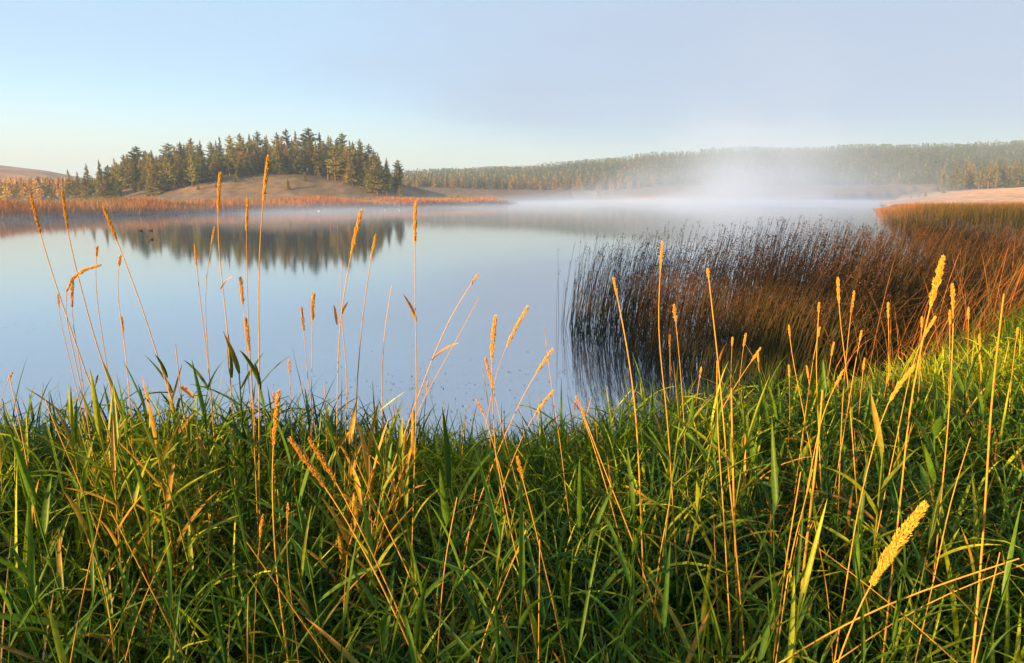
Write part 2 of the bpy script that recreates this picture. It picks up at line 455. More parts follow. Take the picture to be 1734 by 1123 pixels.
def fog_bank(x, y, z, mt, ss, noise):
    # a drifting bank: a low wide layer over the lake that rises into a plume on its right
    def bell(c, w):
        g = mt('DIVIDE', mt('SUBTRACT', x, mt('MULTIPLY', y, c)), mt('MULTIPLY', y, w))
        return mt('EXPONENT', mt('MULTIPLY', mt('MULTIPLY', g, g), -1.0))
    wide, plume = bell(0.27, 0.28), bell(0.38, 0.19)
    n = ss(noise(0.03, 6, (1, 0.8, 2.2)), 0.36, 0.66)
    top = mt('ADD', mt('MULTIPLY', plume, mt('MULTIPLY_ADD', n, 14.0, 9.0)), 2.0)
    zz = mt('DIVIDE', z, top)
    up = mt('EXPONENT', mt('MULTIPLY', mt('MULTIPLY', zz, zz), -1.0))
    ends = mt('MULTIPLY', ss(y, 58, 150), mt('SUBTRACT', 1.0, ss(y, 300, 400)))
    return mt('MULTIPLY', mt('MULTIPLY', mt('MULTIPLY', wide, up), ends), mt('MULTIPLY_ADD', n, 0.0110, 0.0008))
tag(box('lake_mist', (-95, 24, 0.02), (170, 380, 4.2), mist_mat('lake_mist', lake_mist)), 'low white mist lying on the lake below the knoll', None, None, 'stuff')
tag(box('fog_bank', (-60, 58, 0.03), (270, 402, 60), mist_mat('fog_bank', fog_bank)), 'rising bank of lavender fog drifting over the right of the lake', None, None, 'stuff')

# ------------------------------------------------------------------ conifers
GREENS = [np.array([0.235, 0.215, 0.034]), np.array([0.115, 0.145, 0.034]), np.array([0.27, 0.225, 0.034])]
def conifer_meshes(name, kind, H, seed, detail=1.0, tone=None):
    r = np.random.default_rng(seed)
    tone = GREENS[seed % 3] if tone is None else tone
    S = 7
    t = np.linspace(0, 1, S)
    path = np.stack([np.cumsum(r.normal(0, 0.03, S)) * (kind != 'spruce'), np.cumsum(r.normal(0, 0.03, S)) * (kind != 'spruce'), t * H * 0.97 - 0.4], 1)
    Vt, Ft, Ct = tubes(path[None], (0.022 * H * (1 - t) ** 0.8 + 0.02)[None], 7, np.array([[0.12, 0.075, 0.045]]), np.array([[0.2, 0.11, 0.06]]))
    limbs, P, D, Sz = [], [], [], []
    nb = int((170 if kind == 'spruce' else 95) * detail)
    for i in range(nb):
        if kind == 'spruce':
            f = 0.06 + 0.94 * (i + r.random()) / nb
            L = H * (0.225 * (1 - f) ** 1.0 + 0.006) * r.uniform(0.45, 1.25); drop = -0.25 + 0.6 * f
        elif kind == 'pine':
            f = 0.16 + 0.84 * (i + r.random()) / nb
            q = (f - 0.16) / 0.84; L = H * (0.225 * (1 - q) ** (0.95, 0.55)[seed % 2] * min(1.0, 0.5 + q * 2) + 0.006) * r.uniform(0.3, 1.3); drop = 0.1 + 0.5 * q
        else:                       # round-headed old pine on a bare trunk
            f = 0.42 + 0.58 * (i + r.random()) / nb
            L = H * 0.17 * math.sqrt(max(0.01, 1 - ((f - 0.62) / 0.385) ** 2)) * r.uniform(0.25, 1.25); drop = 0.35
        a = r.uniform(0, 2 * math.pi)
        base = np.array([np.interp(f, t, path[:, 0]), np.interp(f, t, path[:, 1]), f * H * 0.97])
        d = np.array([math.cos(a), math.sin(a), drop]); d /= np.linalg.norm(d)
        limbs.append((base, base + d * L * 0.8, H * 0.006))
        m = max(4, int((4 + 22 * L / (0.2 * H)) * (1.0 if kind == 'spruce' else 1.8) * detail ** .5))
        for k in range(m):
            s = r.uniform(0.1, 1.0) ** .8 if kind == 'spruce' else r.uniform(0.25, 1.0)
            p = base + d * L * s + r.normal(0, (0.009 if kind == 'spruce' else 0.013) * H * (1.15 - f), 3) * [1, 1, 0.7]
            P.append(p); D.append(d + r.normal(0, 0.5, 3) + np.array([0, 0, 0.3 + .8 * f if kind != 'spruce' else -0.1 + 1.2 * f * f]))
            Sz.append(H * r.uniform(0.022, 0.048) * (1.25 - .65 * f) * (1.0 + .5 * (detail < 1)))
    for k in range(14):                     # the leader
        P.append(np.array([path[-1, 0], path[-1, 1], H * r.uniform(.93, 1.0)])); D.append(np.array([0, 0, 1.]) + r.normal(0, .22, 3)); Sz.append(H * .035)
    P, D, Sz = np.array(P), np.array(D), np.array(Sz)
    tint = 1 + r.normal(0, 0.22, (len(P), 1))
    col = tone[None] * np.clip(tint, 0.5, 1.7) * (1 + r.normal(0, 0.08, (len(P), 3)))
    cr = spikelets(P, D, Sz, Sz * 0.19, np.clip(col, 0.01, 1))
    lp = np.array([[a, (a + b) / 2 + [0, 0, 0.02 * H], b] for a, b, w in limbs])
    Vl, Fl, Cl = tubes(lp, np.array([[w, w * 0.7, w * 0.3] for a, b, w in limbs]), 3, np.tile([[0.12, 0.08, 0.05]], (len(lp), 1)), np.tile([[0.12, 0.09, 0.05]], (len(lp), 1)))
    V, F, C = join([(Vt, Ft, Ct), (Vl, Fl, Cl)])
    return mesh_np('trunk', V, F, C, M_BARK), mesh_np('crown', *cr, M_NEEDLE, False)

PROTO = {}
for i, (k, H) in enumerate([('spruce', 11), ('spruce', 12), ('spruce', 9), ('pine', 12), ('pine', 12), ('pine', 10), ('old', 13), ('pine', 11)]):
    PROTO[(k, i)] = (conifer_meshes('conifer', k, H, 40 + i), H)
LARCH = [(conifer_meshes('larch', 'spruce', 9, 80 + i, 0.75, np.array(c)), 9) for i, c in enumerate([(0.75, 0.47, 0.035), (0.60, 0.44, 0.05), (0.74, 0.38, 0.03)])]
FARP = [(conifer_meshes('far_conifer', k, 12, 90 + i, 0.45, np.array(c)), 12) for i, (k, c) in enumerate([('spruce', (.07, .095, .035)), ('spruce', (.10, .11, .035)), ('pine', (.15, .13, .035)), ('spruce', (.30, .20, .04))])]

def tree(name, proto, x, y, H, label, group, cat='tree', wide=1.0):
    (tm, cmh), H0 = proto
    z = float(height(np.array(x), np.array(y)))
    e = link(name, None, loc=(x, y, z - 0.15), rot=(0, 0, random.uniform(0, 6.28)))
    s = H / H0
    e.scale = (s * wide, s * wide, s)
    e.empty_display_size = 0.5
    tag(e, label, cat, group)
    link('trunk', tm, e); link('crown', cmh, e)
    return e

spr = [PROTO[k] for k in PROTO if k[0] == 'spruce']; pin = [PROTO[k] for k in PROTO if k[0] == 'pine']; old = [PROTO[k] for k in PROTO if k[0] == 'old'][0]
def tree_at(name, proto, px, top, Y, label, group, wide=1.0, hmin=3):
    x = (px - CX) / FPX * Y / CP
    x = at(px, HORIZON - 15, Y)[0]
    zt = at(px, top, Y)[2]
    H = max(hmin, zt - float(height(np.array(x), np.array(Y))))
    return tree(name, proto, x, Y, H, label, group, wide=wide)

# skyline of the knoll: (px, top, distance, prototype, label or None)
CREST = [(118, 287, 236, 's', 'dark conifer at the far left foot of the wooded knoll'), (133, 291, 238, 's', None), (150, 277, 238, 's', 'pointed conifer second from the left end of the knoll'),
         (172, 271, 236, 's', 'spruce with a sharp top just left of the knoll wood'), (197, 268, 236, 'p', None), (213, 261, 240, 'p', None), (237, 247, 244, 'o', 'tall rounded pine rising at the left shoulder of the knoll wood'),
         (262, 254, 240, 's', 'sharp topped spruce between two tall pines on the left of the knoll'), (291, 242, 246, 'o', 'tall pine with a full rounded head on the left of the knoll crest'), (275, 262, 242, 'p', None), (312, 240, 248, 'p', None), (330, 233, 250, 'p', None), (345, 238, 252, 's', None),
         (362, 239, 254, 'p', None), (378, 231, 254, 's', None), (397, 228, 256, 'p', None), (412, 225, 256, 'p', None), (428, 227, 256, 's', None), (441, 222, 258, 'p', None), (457, 228, 258, 's', None),
         (474, 224, 258, 'p', None), (490, 218, 260, 'p', None), (505, 222, 258, 's', None), (527, 216, 260, 'o', 'tallest round headed pine on the crest of the knoll'), (545, 224, 258, 'p', None), (560, 229, 256, 's', None),
         (583, 225, 254, 'o', 'pine with bare trunk and flat top standing clear at the right of the crest'), (600, 240, 254, 's', None), (612, 235, 252, 'p', 'broad pine at the right shoulder of the knoll wood'), (627, 243, 250, 'p', None), (642, 258, 248, 's', None), (656, 266, 246, 's', None), (675, 270, 244, 'o', 'small round headed pine at the right end of the knoll wood')]
for px, top, Y, k, lab in CREST:
    pr = old if k == 'o' else random.choice(spr if k == 's' else pin)
    tree_at('pine_tree' if k != 's' else 'spruce_tree', pr, px, top, Y + random.uniform(-3, 3), lab or 'golden topped conifer in the skyline of the knoll wood', 'conifers on the wooded knoll', wide=random.uniform(1.1, 1.45))
for i in range(75):
    px = random.uniform(185, 660)
    crest_y = np.interp(px, [c[0] for c in sorted(CREST)], [c[1] for c in sorted(CREST)])
    tree_at('conifer_tree', random.choice(spr + spr + pin), px, crest_y + 3 + 20 * random.random() ** 1.4, random.uniform(242, 264), 'golden green conifer just behind the skyline trees of the knoll', 'conifers behind the knoll skyline', wide=random.uniform(1.0, 1.5), hmin=5)
n = 0
tries = 0
while n < 260 and tries < 5000:
    tries += 1
    px = random.uniform(115, 678); Y = random.uniform(206, 262)
    x = at(px, 318, Y)[0]
    edge = np.interp(px, [110, 200, 300, 400, 480, 560, 640, 690], [222, 208, 210, 225, 230, 229, 216, 208])
    if Y < edge: continue
    crest_y = np.interp(px, [c[0] for c in sorted(CREST)], [c[1] for c in sorted(CREST)])
    zt = at(px, crest_y + random.uniform(6, 30), Y)[2]
    H = zt - float(height(np.array(x), np.array(Y)))
    H = min(H, random.uniform(3.5, 13))
    if H < 3: continue
    p = random.choice(spr + pin)
    tree('conifer_tree', p, x, Y, H, 'dark green conifer inside the wood on the knoll', 'conifers filling the knoll wood', wide=random.uniform(1.1, 1.6))
    n += 1
for px, base, h_, lab in [(488, 322, 20, 'small dark fir alone on the bare slope of the knoll'), (517, 306, 16, 'small fir below the middle of the knoll wood'), (400, 308, 18, 'bushy young fir at the foot of the knoll wood, centre left'),
                     (336, 321, 12, 'tiny fir on the left slope of the knoll'), (366, 317, 10, 'tiny fir on the slope just left of the bare knoll face'), (540, 300, 14, 'low young fir tucked against the right of the knoll wood'), (430, 305, 8, 'dwarf fir near the top of the bare knoll slope')]:
    for Y in np.arange(200, 240, 0.5):                  # walk up the slope to the point seen there
        P = at(px, base, Y)
        if height(P[0], Y) >= P[2]: break
    H = h_ * Y / FPX * 0.97
    tree('young_fir', spr[2], P[0], Y, H, lab, 'young firs on the knoll slope', wide=1.5)

# gold wood at the far left, trees before the ridge, spruces on the right
for i in range(190):
    px = random.uniform(-40, 125); Y = random.uniform(285, 350)
    x = at(px, 320, Y)[0]
    tree('larch_tree', random.choice(LARCH if random.random() < 0.85 else FARP[:2]), x, Y, random.uniform(7, 10.5), 'yellow autumn larch in the bright wood left of the knoll', 'autumn larches at the far left', wide=1.3)
for px, base, h_, Y, lab in [(965, 329, 17, 385, 'dark bushy fir alone in the misty meadow beyond the lake'), (1014, 329, 30, 380, 'large dark fir in the mist at the meadow edge beyond the lake'), (982, 318, 22, 470, 'dark fir at the wood edge above the misty meadow'), (884, 318, 26, 480, 'dark fir standing before the gold wood on the meadow'),
                             (1557, 322, 8, 330, 'small round bush on the pale meadow'), (1568, 326, 12, 290, 'little dark fir on the pale meadow at right'), (1544, 321, 7, 335, 'smallest dark bush on the pale meadow'), (1600, 318, 20, 380, 'young spruce left of the dark wood above the pale meadow')]:
    P = at(px, base, Y)
    tree('fir_tree', random.choice(spr), P[0], Y, h_ * Y / FPX * 0.97, lab, 'single firs on the far meadows', wide=1.45)
for i in range(70):
    px = 1590 + 170 * random.random() ** 0.8; Y = random.uniform(385, 450)
    x = at(px, 315, Y)[0]
    tree('spruce_tree', random.choice(FARP[:3]), x, Y, random.uniform(10, 17), 'dark spruce in the wood above the pale meadow on the right', 'spruces on the right behind the meadow', wide=1.2)
for i in range(150):
    px = random.uniform(672, 1110); Y = random.uniform(472, 500)
    x = at(px, 318, Y)[0]
    tree('forest_edge_tree', random.choice(FARP + [FARP[3]]), x, Y, random.uniform(5.5, 10), 'autumn tinted conifer in the front row of the ridge wood', 'front row of the ridge wood', wide=1.15)

# the ridge wood itself: one mass
def far_wood(n, pxa, pxb, Ya, Yb, seed):
    r = np.random.default_rng(seed)
    px = r.uniform(pxa, pxb, n); Y = Ya + (Yb - Ya) * r.random(n) ** 0.8
    x = (px - CX) / (FPX * CP) * Y
    z = height(x, Y)
    H = r.uniform(3.5, 8.5, n) * (0.75 + 0.5 * vnoise(x / 45, Y / 45, 14))
    Wd = H * r.uniform(0.18, 0.30, n)
    lay, per = 5, 3
    Pt, Dt, St, Ct = [], [], [], []
    gold = (r.random(n) * (1.6 - 1.2 * vnoise(x / 60, Y / 60, 15)) < np.interp(px, [680, 1100, 1300, 1734], [0.45, 0.3, 0.08, 0.08]) * np.interp(Y, [500, 760, 1000], [1, 0.5, 0.15]))
    tone = np.where(gold[:, None], np.array([0.155, 0.12, 0.036]), np.array([0.048, 0.066, 0.034])) * r.uniform(0.8, 1.2, (n, 1))
    for l in range(lay):
        f = l / lay
        for k in range(per):
            a = r.uniform(0, 6.283, n)
            rr = Wd * (1 - f) * r.uniform(0.5, 1.1, n)
            Pt.append(np.stack([x + np.cos(a) * rr * .3, Y + np.sin(a) * rr * .3, z + H * (f + 0.12) + r.normal(0, .2, n)], 1))
            Dt.append(np.stack([np.cos(a), np.sin(a), r.uniform(-0.5, 0.9, n)], 1))
            St.append(rr * 0.8 + 0.35 + 0 * f); Ct.append(tone)
    Pt.append(np.stack([x, Y, z + H * .8], 1)); Dt.append(np.tile([[0, 0, 1.]], (n, 1))); St.append(H * .25); Ct.append(tone)
    S = np.concatenate(St)
    return spikelets(np.concatenate(Pt), np.concatenate(Dt), S, S * 0.42, np.concatenate(Ct))
fw = far_wood(11500, 640, 1840, 500, 1010, 5)
tag(link('ridge_forest', mesh_np('ridge_forest', *fw, M_NEEDLE, False)), 'dark conifer forest covering the long ridge beyond the lake', 'forest', None, 'stuff')

# conifers on the near bank out of the picture on the left; their long shadow falls over the left reeds
ca, sa = math.sin(SUN_AZ), math.cos(SUN_AZ)
for i, (perp, s, H) in enumerate([(7.0, 26, 14), (10.5, 27, 16), (13.5, 25, 14), (16.5, 29, 17), (20.5, 27, 15), (24, 33, 17)]):
    # s metres towards the sun, perp metres across its light
    x = -ca * s - abs(sa) * perp; y = sa * s + ca * perp
    tree('bank_spruce', spr[i % 3], x, y, H, 'spruce on the near bank left of the picture', 'spruces on the near bank', wide=1.5)

# ------------------------------------------------------------------ far reed belts
def belt(n, xs, ys, depth0, depth1, hgt, cols, name, label, width=0.06, seed=3, front=None):
    """reeds along a shoreline polyline; depth inland"""
    r = np.random.default_rng(seed)
    seg = np.hypot(np.diff(xs), np.diff(ys)); cum = np.concatenate([[0], np.cumsum(seg)])
    s = r.uniform(0, cum[-1], n)
    x = np.interp(s, cum, xs); y = np.interp(s, cum, ys)
    i = np.clip(np.searchsorted(cum, s) - 1, 0, len(seg) - 1)
    tx, ty = np.diff(xs)[i] / seg[i], np.diff(ys)[i] / seg[i]
    d = depth0 + (depth1 - depth0) * r.random(n)
    x = x - ty * d + r.normal(0, .5, n); y = y + tx * d + r.normal(0, .5, n)
    z = height(x, y)
    ok = z > -0.6
    x, y, z, d = x[ok], y[ok], z[ok], d[ok]; n = len(x)
    patch = vnoise(x / 7, y / 7, seed)
    f = np.clip((d - depth0) / (depth1 - depth0), 0, 1)
    c = cols(f, patch, x, y, r)
    h = (hgt(f, patch) * r.uniform(0.7, 1.2, n))
    h = h * np.where(x > 20, np.interp(y, [70, 142], [1, .12]), 1)
    w = width * r.uniform(.6, 1.4, n) * np.clip(y / 90, .4, 2)
    Vb = ribbons(np.stack([x, y, np.maximum(z, -0.2) - .1], 1), r.uniform(0, 6.28, n), h, w, r.uniform(0.02, 0.3, n), r.uniform(0, .7, n), 3, 0.2, c * 0.8, c * 1.1)
    return tag(link(name, mesh_np(name, *Vb, M_FAR)), label, 'reeds', None, 'stuff')
def cols_left(f, p, x, y, r):
    rust = np.array([0.42, 0.155, 0.06]); tan = np.array([0.36, 0.22, 0.10]); olive = np.array([0.20, 0.17, 0.045])
    k = np.clip(p * 1.4 - 0.2, 0, 1)[:, None]
    c = rust * k + tan * (1 - k)
    c = c + (olive - c) * (sstep(0.35, 0.75, f) * np.clip(0.4 + vnoise(x / 12, y / 12, 77), 0, 1))[:, None]
    return c * r.uniform(.75, 1.25, (len(f), 1))
sx = np.array([-62, -48, -45, -40, -29, -14, -4, -2.2]); sy = np.array([58, 64, 78, 103, 124, 152, 172, 180])
belt(36000, sx, sy, -1.0, 12.0, lambda f, p: 1.0 + 0.8 * p + 0.3 * f, cols_left, 'shore_reeds', 'belt of rust orange reeds along the far left shore below the knoll', 0.055, 3)
def cols_right(f, p, x, y, r):
    rust = np.array([0.34, 0.135, 0.03]); dark = np.array([0.06, 0.06, 0.02])
    k = np.clip(p * 1.5 - .1, 0, 1)[:, None] * np.interp(y, [48, 105], [.12, 1])[:, None]
    return (rust * k + dark * (1 - k)) * r.uniform(.7, 1.3, (len(f), 1))
sx2 = np.array([78, 70, 45, 30, 24, 20, 17, 14]); sy2 = np.array([146, 130, 80, 50, 37, 29, 24, 19])
belt(42000, sx2, sy2, -3.0, 26.0, lambda f, p: 0.95 + 0.5 * p, cols_right, 'marsh_reeds', 'rust brown reed marsh on the far right shore', 0.05, 9)

# ------------------------------------------------------------------ bulrush bed
BED = [(0.75, 11.4), (0.95, 9.9), (1.5, 8.4), (2.2, 7.2), (3.2, 6.9), (4.8, 8.3), (7.2, 10.9), (10.8, 14.6), (9.6, 14.8), (6.6, 14.2), (4.2, 13.5), (2.2, 12.8), (1.2, 12.2)]
def in_poly(x, y, poly):
    ins = np.zeros(len(x), bool)
    for (x0, y0), (x1, y1) in zip(poly, poly[1:] + poly[:1]):
        c = ((y0 > y) != (y1 > y)) & (x < (x1 - x0) * (y - y0) / (y1 - y0 + 1e-12) + x0)
        ins ^= c
    return ins
r = np.random.default_rng(12)
bx_ = r.uniform(0.5, 11, 15500); by_ = r.uniform(6.5, 15, 15500)
k_ = in_poly(bx_, by_, BED)
bx_, by_ = bx_[k_], by_[k_]
clump = vnoise(bx_ * 2.2, by_ * 2.2, 31) * 0.7 + vnoise(bx_ * 0.7, by_ * 0.7, 32) * 0.5
keep = r.random(len(bx_)) < np.clip(clump * 2.4 - 0.45, 0.05, 1) * np.clip(12 / by_, .3, 1)
bx_, by_ = bx_[keep], by_[keep]
bx_, by_ = bx_[:14000], by_[:14000]
print('bulrush', len(bx_))
def bulrush_paths(x, y, r, S=7):
    n = len(x)
    z0 = np.minimum(height(x, y), 0.3) - 0.05
    h = (0.88 + 0.88 * r.random(n) ** 1.3) * (0.9 + 0.25 * vnoise(x * .8, y * .8, 41)) * np.clip(0.78 + (x - 0.7) * 0.10, .78, 1.0)
    t = np.linspace(0, 1, S)
    lean = 0.10 + 0.14 * (vnoise(x * 1.1, y * 1.1, 43) - .5) + r.normal(0, 0.055, n); bend = np.abs(r.normal(0.12, 0.10, n)) + (r.random(n) < 0.05) * r.uniform(.2, .9, n)
    dirx = 1.0; ly = r.normal(0, 0.07, n)
    P = np.zeros((n, S, 3))
    dx = lean[:, None] * t * h[:, None] + bend[:, None] * t ** 2.6 * h[:, None]
    P[..., 0] = x[:, None] + dx
    P[..., 1] = y[:, None] + ly[:, None] * t * h[:, None]
    P[..., 2] = z0[:, None] + (h - z0)[:, None] * (t - 0.35 * np.clip(bend, 0, 1)[:, None] * t ** 3.5)
    return P, h
def bulrush_cols(x, y, r):
    n = len(x)
    g = np.array([0.027, 0.040, 0.010]); brn = np.array([0.095, 0.045, 0.020]); rust = np.array([0.36, 0.125, 0.026])
    k = sstep(4.5, 11.5, x + (r.random(n) - .5) * 4)[:, None] * (1 - sstep(18, 30, y))[:, None] * .7 * r.uniform(.1, 1, (n, 1)) ** 1.5
    c0 = g * r.uniform(.6, 1.5, (n, 1)); c1 = brn * r.uniform(.6, 1.4, (n, 1))
    return c0 + (rust * .3 - c0) * k * .7, c1 + (rust * .62 - c1) * k
P, h = bulrush_paths(bx_, by_, r)
c0, c1 = bulrush_cols(bx_, by_, r)
# the 300 that show largest: nearest to the camera along the open water side and the tops against the lake
vis = by_ - 2.0 * (bx_ < 2.2) + r.uniform(0, 3.5, len(by_)) + np.where(bx_ > 6, 30, 0)
order = np.argsort(vis)
solo = order[:300]
rest = order[300:]
def umbel(P, n, c, r, cnt=7):
    """drooping brown spikelet tuft near the stem tip"""
    tip = P[:, -1]; d = P[:, -1] - P[:, -2]; d /= np.linalg.norm(d, axis=1, keepdims=True)
    pp = np.repeat(tip, cnt, 0) - np.repeat(d, cnt, 0) * r.uniform(0.0, 0.09, (n * cnt, 1))
    dd = np.repeat(d, cnt, 0) * 0.4 + r.normal(0, 0.8, (n * cnt, 3)) + np.array([0.3, 0, -0.2])
    pp = pp + dd * r.uniform(0.0, 0.022, (n * cnt, 1))
    s = r.uniform(0.016, 0.032, n * cnt)
    return spikelets(pp, dd, s, s * 0.28, np.repeat(c, cnt, 0) * r.uniform(.7, 1.3, (n * cnt, 1)))
rad_ = np.linspace(1.0, 0.35, 7)[None] * r.uniform(0.0036, 0.0062, (len(bx_), 1)) * np.clip(by_ / 11, 1, 1.6)[:, None]
tb = tubes(P[rest], rad_[rest], 3, c0[rest], c1[rest], 2.4)
tag(link('bulrushes', mesh_np('bulrushes', *tb, M_REED)), 'dense stand of dark bulrush stems with rusty tops in the shallows', 'reeds', None, 'stuff')
ub = umbel(P[rest], len(rest), np.tile([[0.085, 0.04, 0.024]], (len(rest), 1)), r, 3)
tag(link('bulrush_spikelets', mesh_np('bulrush_spikelets', *ub, M_REED, False)), 'small brown spikelet tufts topping the dense bulrush stand', 'reeds', None, 'stuff')
for i in solo:
    base = P[i, 0].copy()
    pp = (P[i] - base)[None]
    e = link('bulrush', None, loc=base); e.empty_display_size = 0.05
    lab = 'thin bulrush stem standing out at the open water edge of the reed bed' if bx_[i] < 1.7 else 'dark bulrush stem along the near front of the reed bed'
    tag(e, lab, 'bulrush', 'bulrushes along the water edge of the bed' if bx_[i] < 1.7 else 'bulrushes along the front of the bed')
    link('stem', mesh_np('stem', *tubes(pp, rad_[i][None], 4, c0[i][None], c1[i][None], 1.5), M_REED), e)
    tuft = link('spikelet_tuft', mesh_np('spikelet_tuft', *umbel(pp, 1, np.array([[0.085, 0.04, 0.024]]), r, 8), M_REED, False), e)
    tuft['kind'] = 'stuff'

# olive leaf blades round the foot of the bed
n = 1300
k_ = r.choice(len(bx_), n)
ox, oy = bx_[k_] + r.normal(0, .1, n), by_[k_] + r.normal(0, .1, n)
cc = np.array([0.085, 0.09, 0.018]) * r.uniform(.4, 1.4, (n, 1))
ol = ribbons(np.stack([ox, oy, np.minimum(height(ox, oy), -.02)], 1), r.normal(0.2, 1.0, n), r.uniform(.35, .9, n), r.uniform(.008, .016, n), r.uniform(.02, .35, n), r.uniform(.1, 1.2, n), 5, .2, cc, cc * 1.1)
tag(link('bulrush_leaves', mesh_np('bulrush_leaves', *ol, M_REED)), 'olive leaf blades round the foot of the bulrush bed', 'reeds', None, 'stuff')
# rusty arching sedge leaves on the right of the bed
n = 2300
ax = 3.4 + 9.6 * r.random(n) ** .7; ay = np.interp(ax, [3.2, 4.5, 7, 12, 14], [6.6, 7.7, 10.2, 16.2, 19]) + r.uniform(-0.9, 1.6, n)
hh = height(ax, ay)
cc = np.array([0.34, 0.125, 0.025]) * r.uniform(.3, 1.6, (n, 1)); cc = np.where((r.random(n) < .3)[:, None], np.array([0.12, 0.11, 0.03]), cc)
az_ = np.where(r.random(n) < .65, r.normal(0.1, .6, n), r.uniform(0, 6.28, n))
sd = ribbons(np.stack([ax, ay, np.maximum(hh, -.1)], 1), az_, r.uniform(.8, 1.6, n), r.uniform(.006, .012, n), r.uniform(.05, .45, n), r.uniform(.1, 1.6, n), 7, .2, cc * .6, cc * 1.1)
tag(link('sedge_leaves', mesh_np('sedge_leaves', *sd, M_DRY)), 'rusty orange sedge leaves arching over the right of the reed bed', 'sedge', None, 'stuff')

# ------------------------------------------------------------------ bank grass
def bank_points(n, r, y0=-2.2):
    y = y0 + (11.0 - y0) * r.random(n) ** 0.95
    x = (r.random(n) * 2 - 1) * (0.80 * np.maximum(y, 0) + 1.5) - (y < 1.5) * 0.8
    edge = np.interp(x, NEAR_X, NEAR_Y)
    k = (y < edge + 0.12) & (height(x, y) > 0.0)
    return x[k], y[k], edge[k] - y[k]
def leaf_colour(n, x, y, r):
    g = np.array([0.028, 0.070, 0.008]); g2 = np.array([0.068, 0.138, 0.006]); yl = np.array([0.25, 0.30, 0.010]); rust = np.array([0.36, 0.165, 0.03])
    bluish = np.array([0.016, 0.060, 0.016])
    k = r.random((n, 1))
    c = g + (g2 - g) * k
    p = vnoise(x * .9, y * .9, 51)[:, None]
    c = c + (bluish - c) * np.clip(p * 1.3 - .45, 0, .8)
    lit_ = (0.24 + 0.42 * sstep(.45, .7, vnoise(x * .75 + 4, y * .75, 57)))[:, None]  # patches with more bright yellow-green blades: sunlit grass put into the colour
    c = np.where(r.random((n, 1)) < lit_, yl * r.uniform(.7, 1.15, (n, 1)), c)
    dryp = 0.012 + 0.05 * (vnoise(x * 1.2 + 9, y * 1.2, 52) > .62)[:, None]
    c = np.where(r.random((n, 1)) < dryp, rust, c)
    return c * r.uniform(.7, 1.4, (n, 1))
r = np.random.default_rng(99)
gx, gy, ge = bank_points(22000, r)
n = len(gx)
gz = height(gx, gy)
tall = 0.24 + 0.30 * vnoise(gx * .8, gy * .8, 61) + 0.10 * r.random(n)
tall = tall * np.clip(0.30 + ge * 0.40, .3, 1) * np.interp(gx / np.maximum(gy, 1), [-0.6, -0.25, 0.0, 0.22, 0.7], [1.1, .85, .75, 1.05, 1.1])
ls = r.normal(0.1, 0.45, n); la = r.uniform(0, 6.28, n)
S = 4; t = np.linspace(0, 1, S)
SP_ = np.zeros((n, S, 3))
SP_[..., 0] = gx[:, None] + np.cos(la)[:, None] * ls[:, None] * tall[:, None] * t ** 1.4
SP_[..., 1] = gy[:, None] + np.sin(la)[:, None] * ls[:, None] * tall[:, None] * t ** 1.4
SP_[..., 2] = gz[:, None] - 0.02 + tall[:, None] * t
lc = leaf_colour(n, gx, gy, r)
parts = [tubes(SP_, np.linspace(1, .5, S)[None] * r.uniform(.0016, .0028, (n, 1)), 3, lc * .75, lc * .9)]
for k in range(6):
    f = 0.12 + 0.88 * (k + r.random(n)) / 6
    b = np.stack([np.stack([np.interp(f[i], t, SP_[i, :, c]) for c in range(3)]) for i in range(n)]) if False else None
    idx = f * (S - 1); i0 = np.clip(idx.astype(int), 0, S - 2); fr = (idx - i0)[:, None]
    b = SP_[np.arange(n), i0] * (1 - fr) + SP_[np.arange(n), i0 + 1] * fr
    L = r.uniform(.20, .50, n) * (1.05 - .25 * f)
    cc = np.clip(lc * r.uniform(.75, 1.3, (n, 1)), 0.005, .6)
    tipc = np.where((r.random(n) < .05)[:, None], np.array([.36, .19, .04]), cc * np.array([1.25, 1.15, 1.0]))
    parts.append(ribbons(b, r.uniform(0, 6.28, n), L, r.uniform(.006, .016, n), r.uniform(.25, 1.25, n) - .2 * f, r.uniform(-.1, 1.7, n), 5, .28, cc, tipc, r.normal(0, .5, n)))
gV, gF, gC = join(parts)
tag(link('bank_grass', mesh_np('bank_grass', gV, gF, gC, M_LEAF)), 'thick lush green grass covering the near bank', 'grass', None, 'stuff')
# fine dark sedge at the water's edge and thin blades among the grass
gx, gy, ge = bank_points(56000, r)
n = len(gx)
keep = r.random(n) < np.where(ge < 0.9, 1.0, 0.10)
gx, gy, ge = gx[keep], gy[keep], ge[keep]; n = len(gx)
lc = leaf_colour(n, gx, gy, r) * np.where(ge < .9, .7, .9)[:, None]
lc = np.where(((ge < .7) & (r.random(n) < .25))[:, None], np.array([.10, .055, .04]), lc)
fine = ribbons(np.stack([gx, gy, height(gx, gy) - .02], 1), r.uniform(0, 6.28, n), r.uniform(.2, .55, n) * np.clip(.5 + .4 * ge, .5, 1.1), r.uniform(.003, .006, n), r.uniform(.02, .5, n), r.uniform(.1, 1.5, n), 4, .2, lc, lc * 1.15)
tag(link('fine_sedge', mesh_np('fine_sedge', *fine, M_LEAF)), 'fine dark sedge blades fringing the near water edge', 'grass', None, 'stuff')
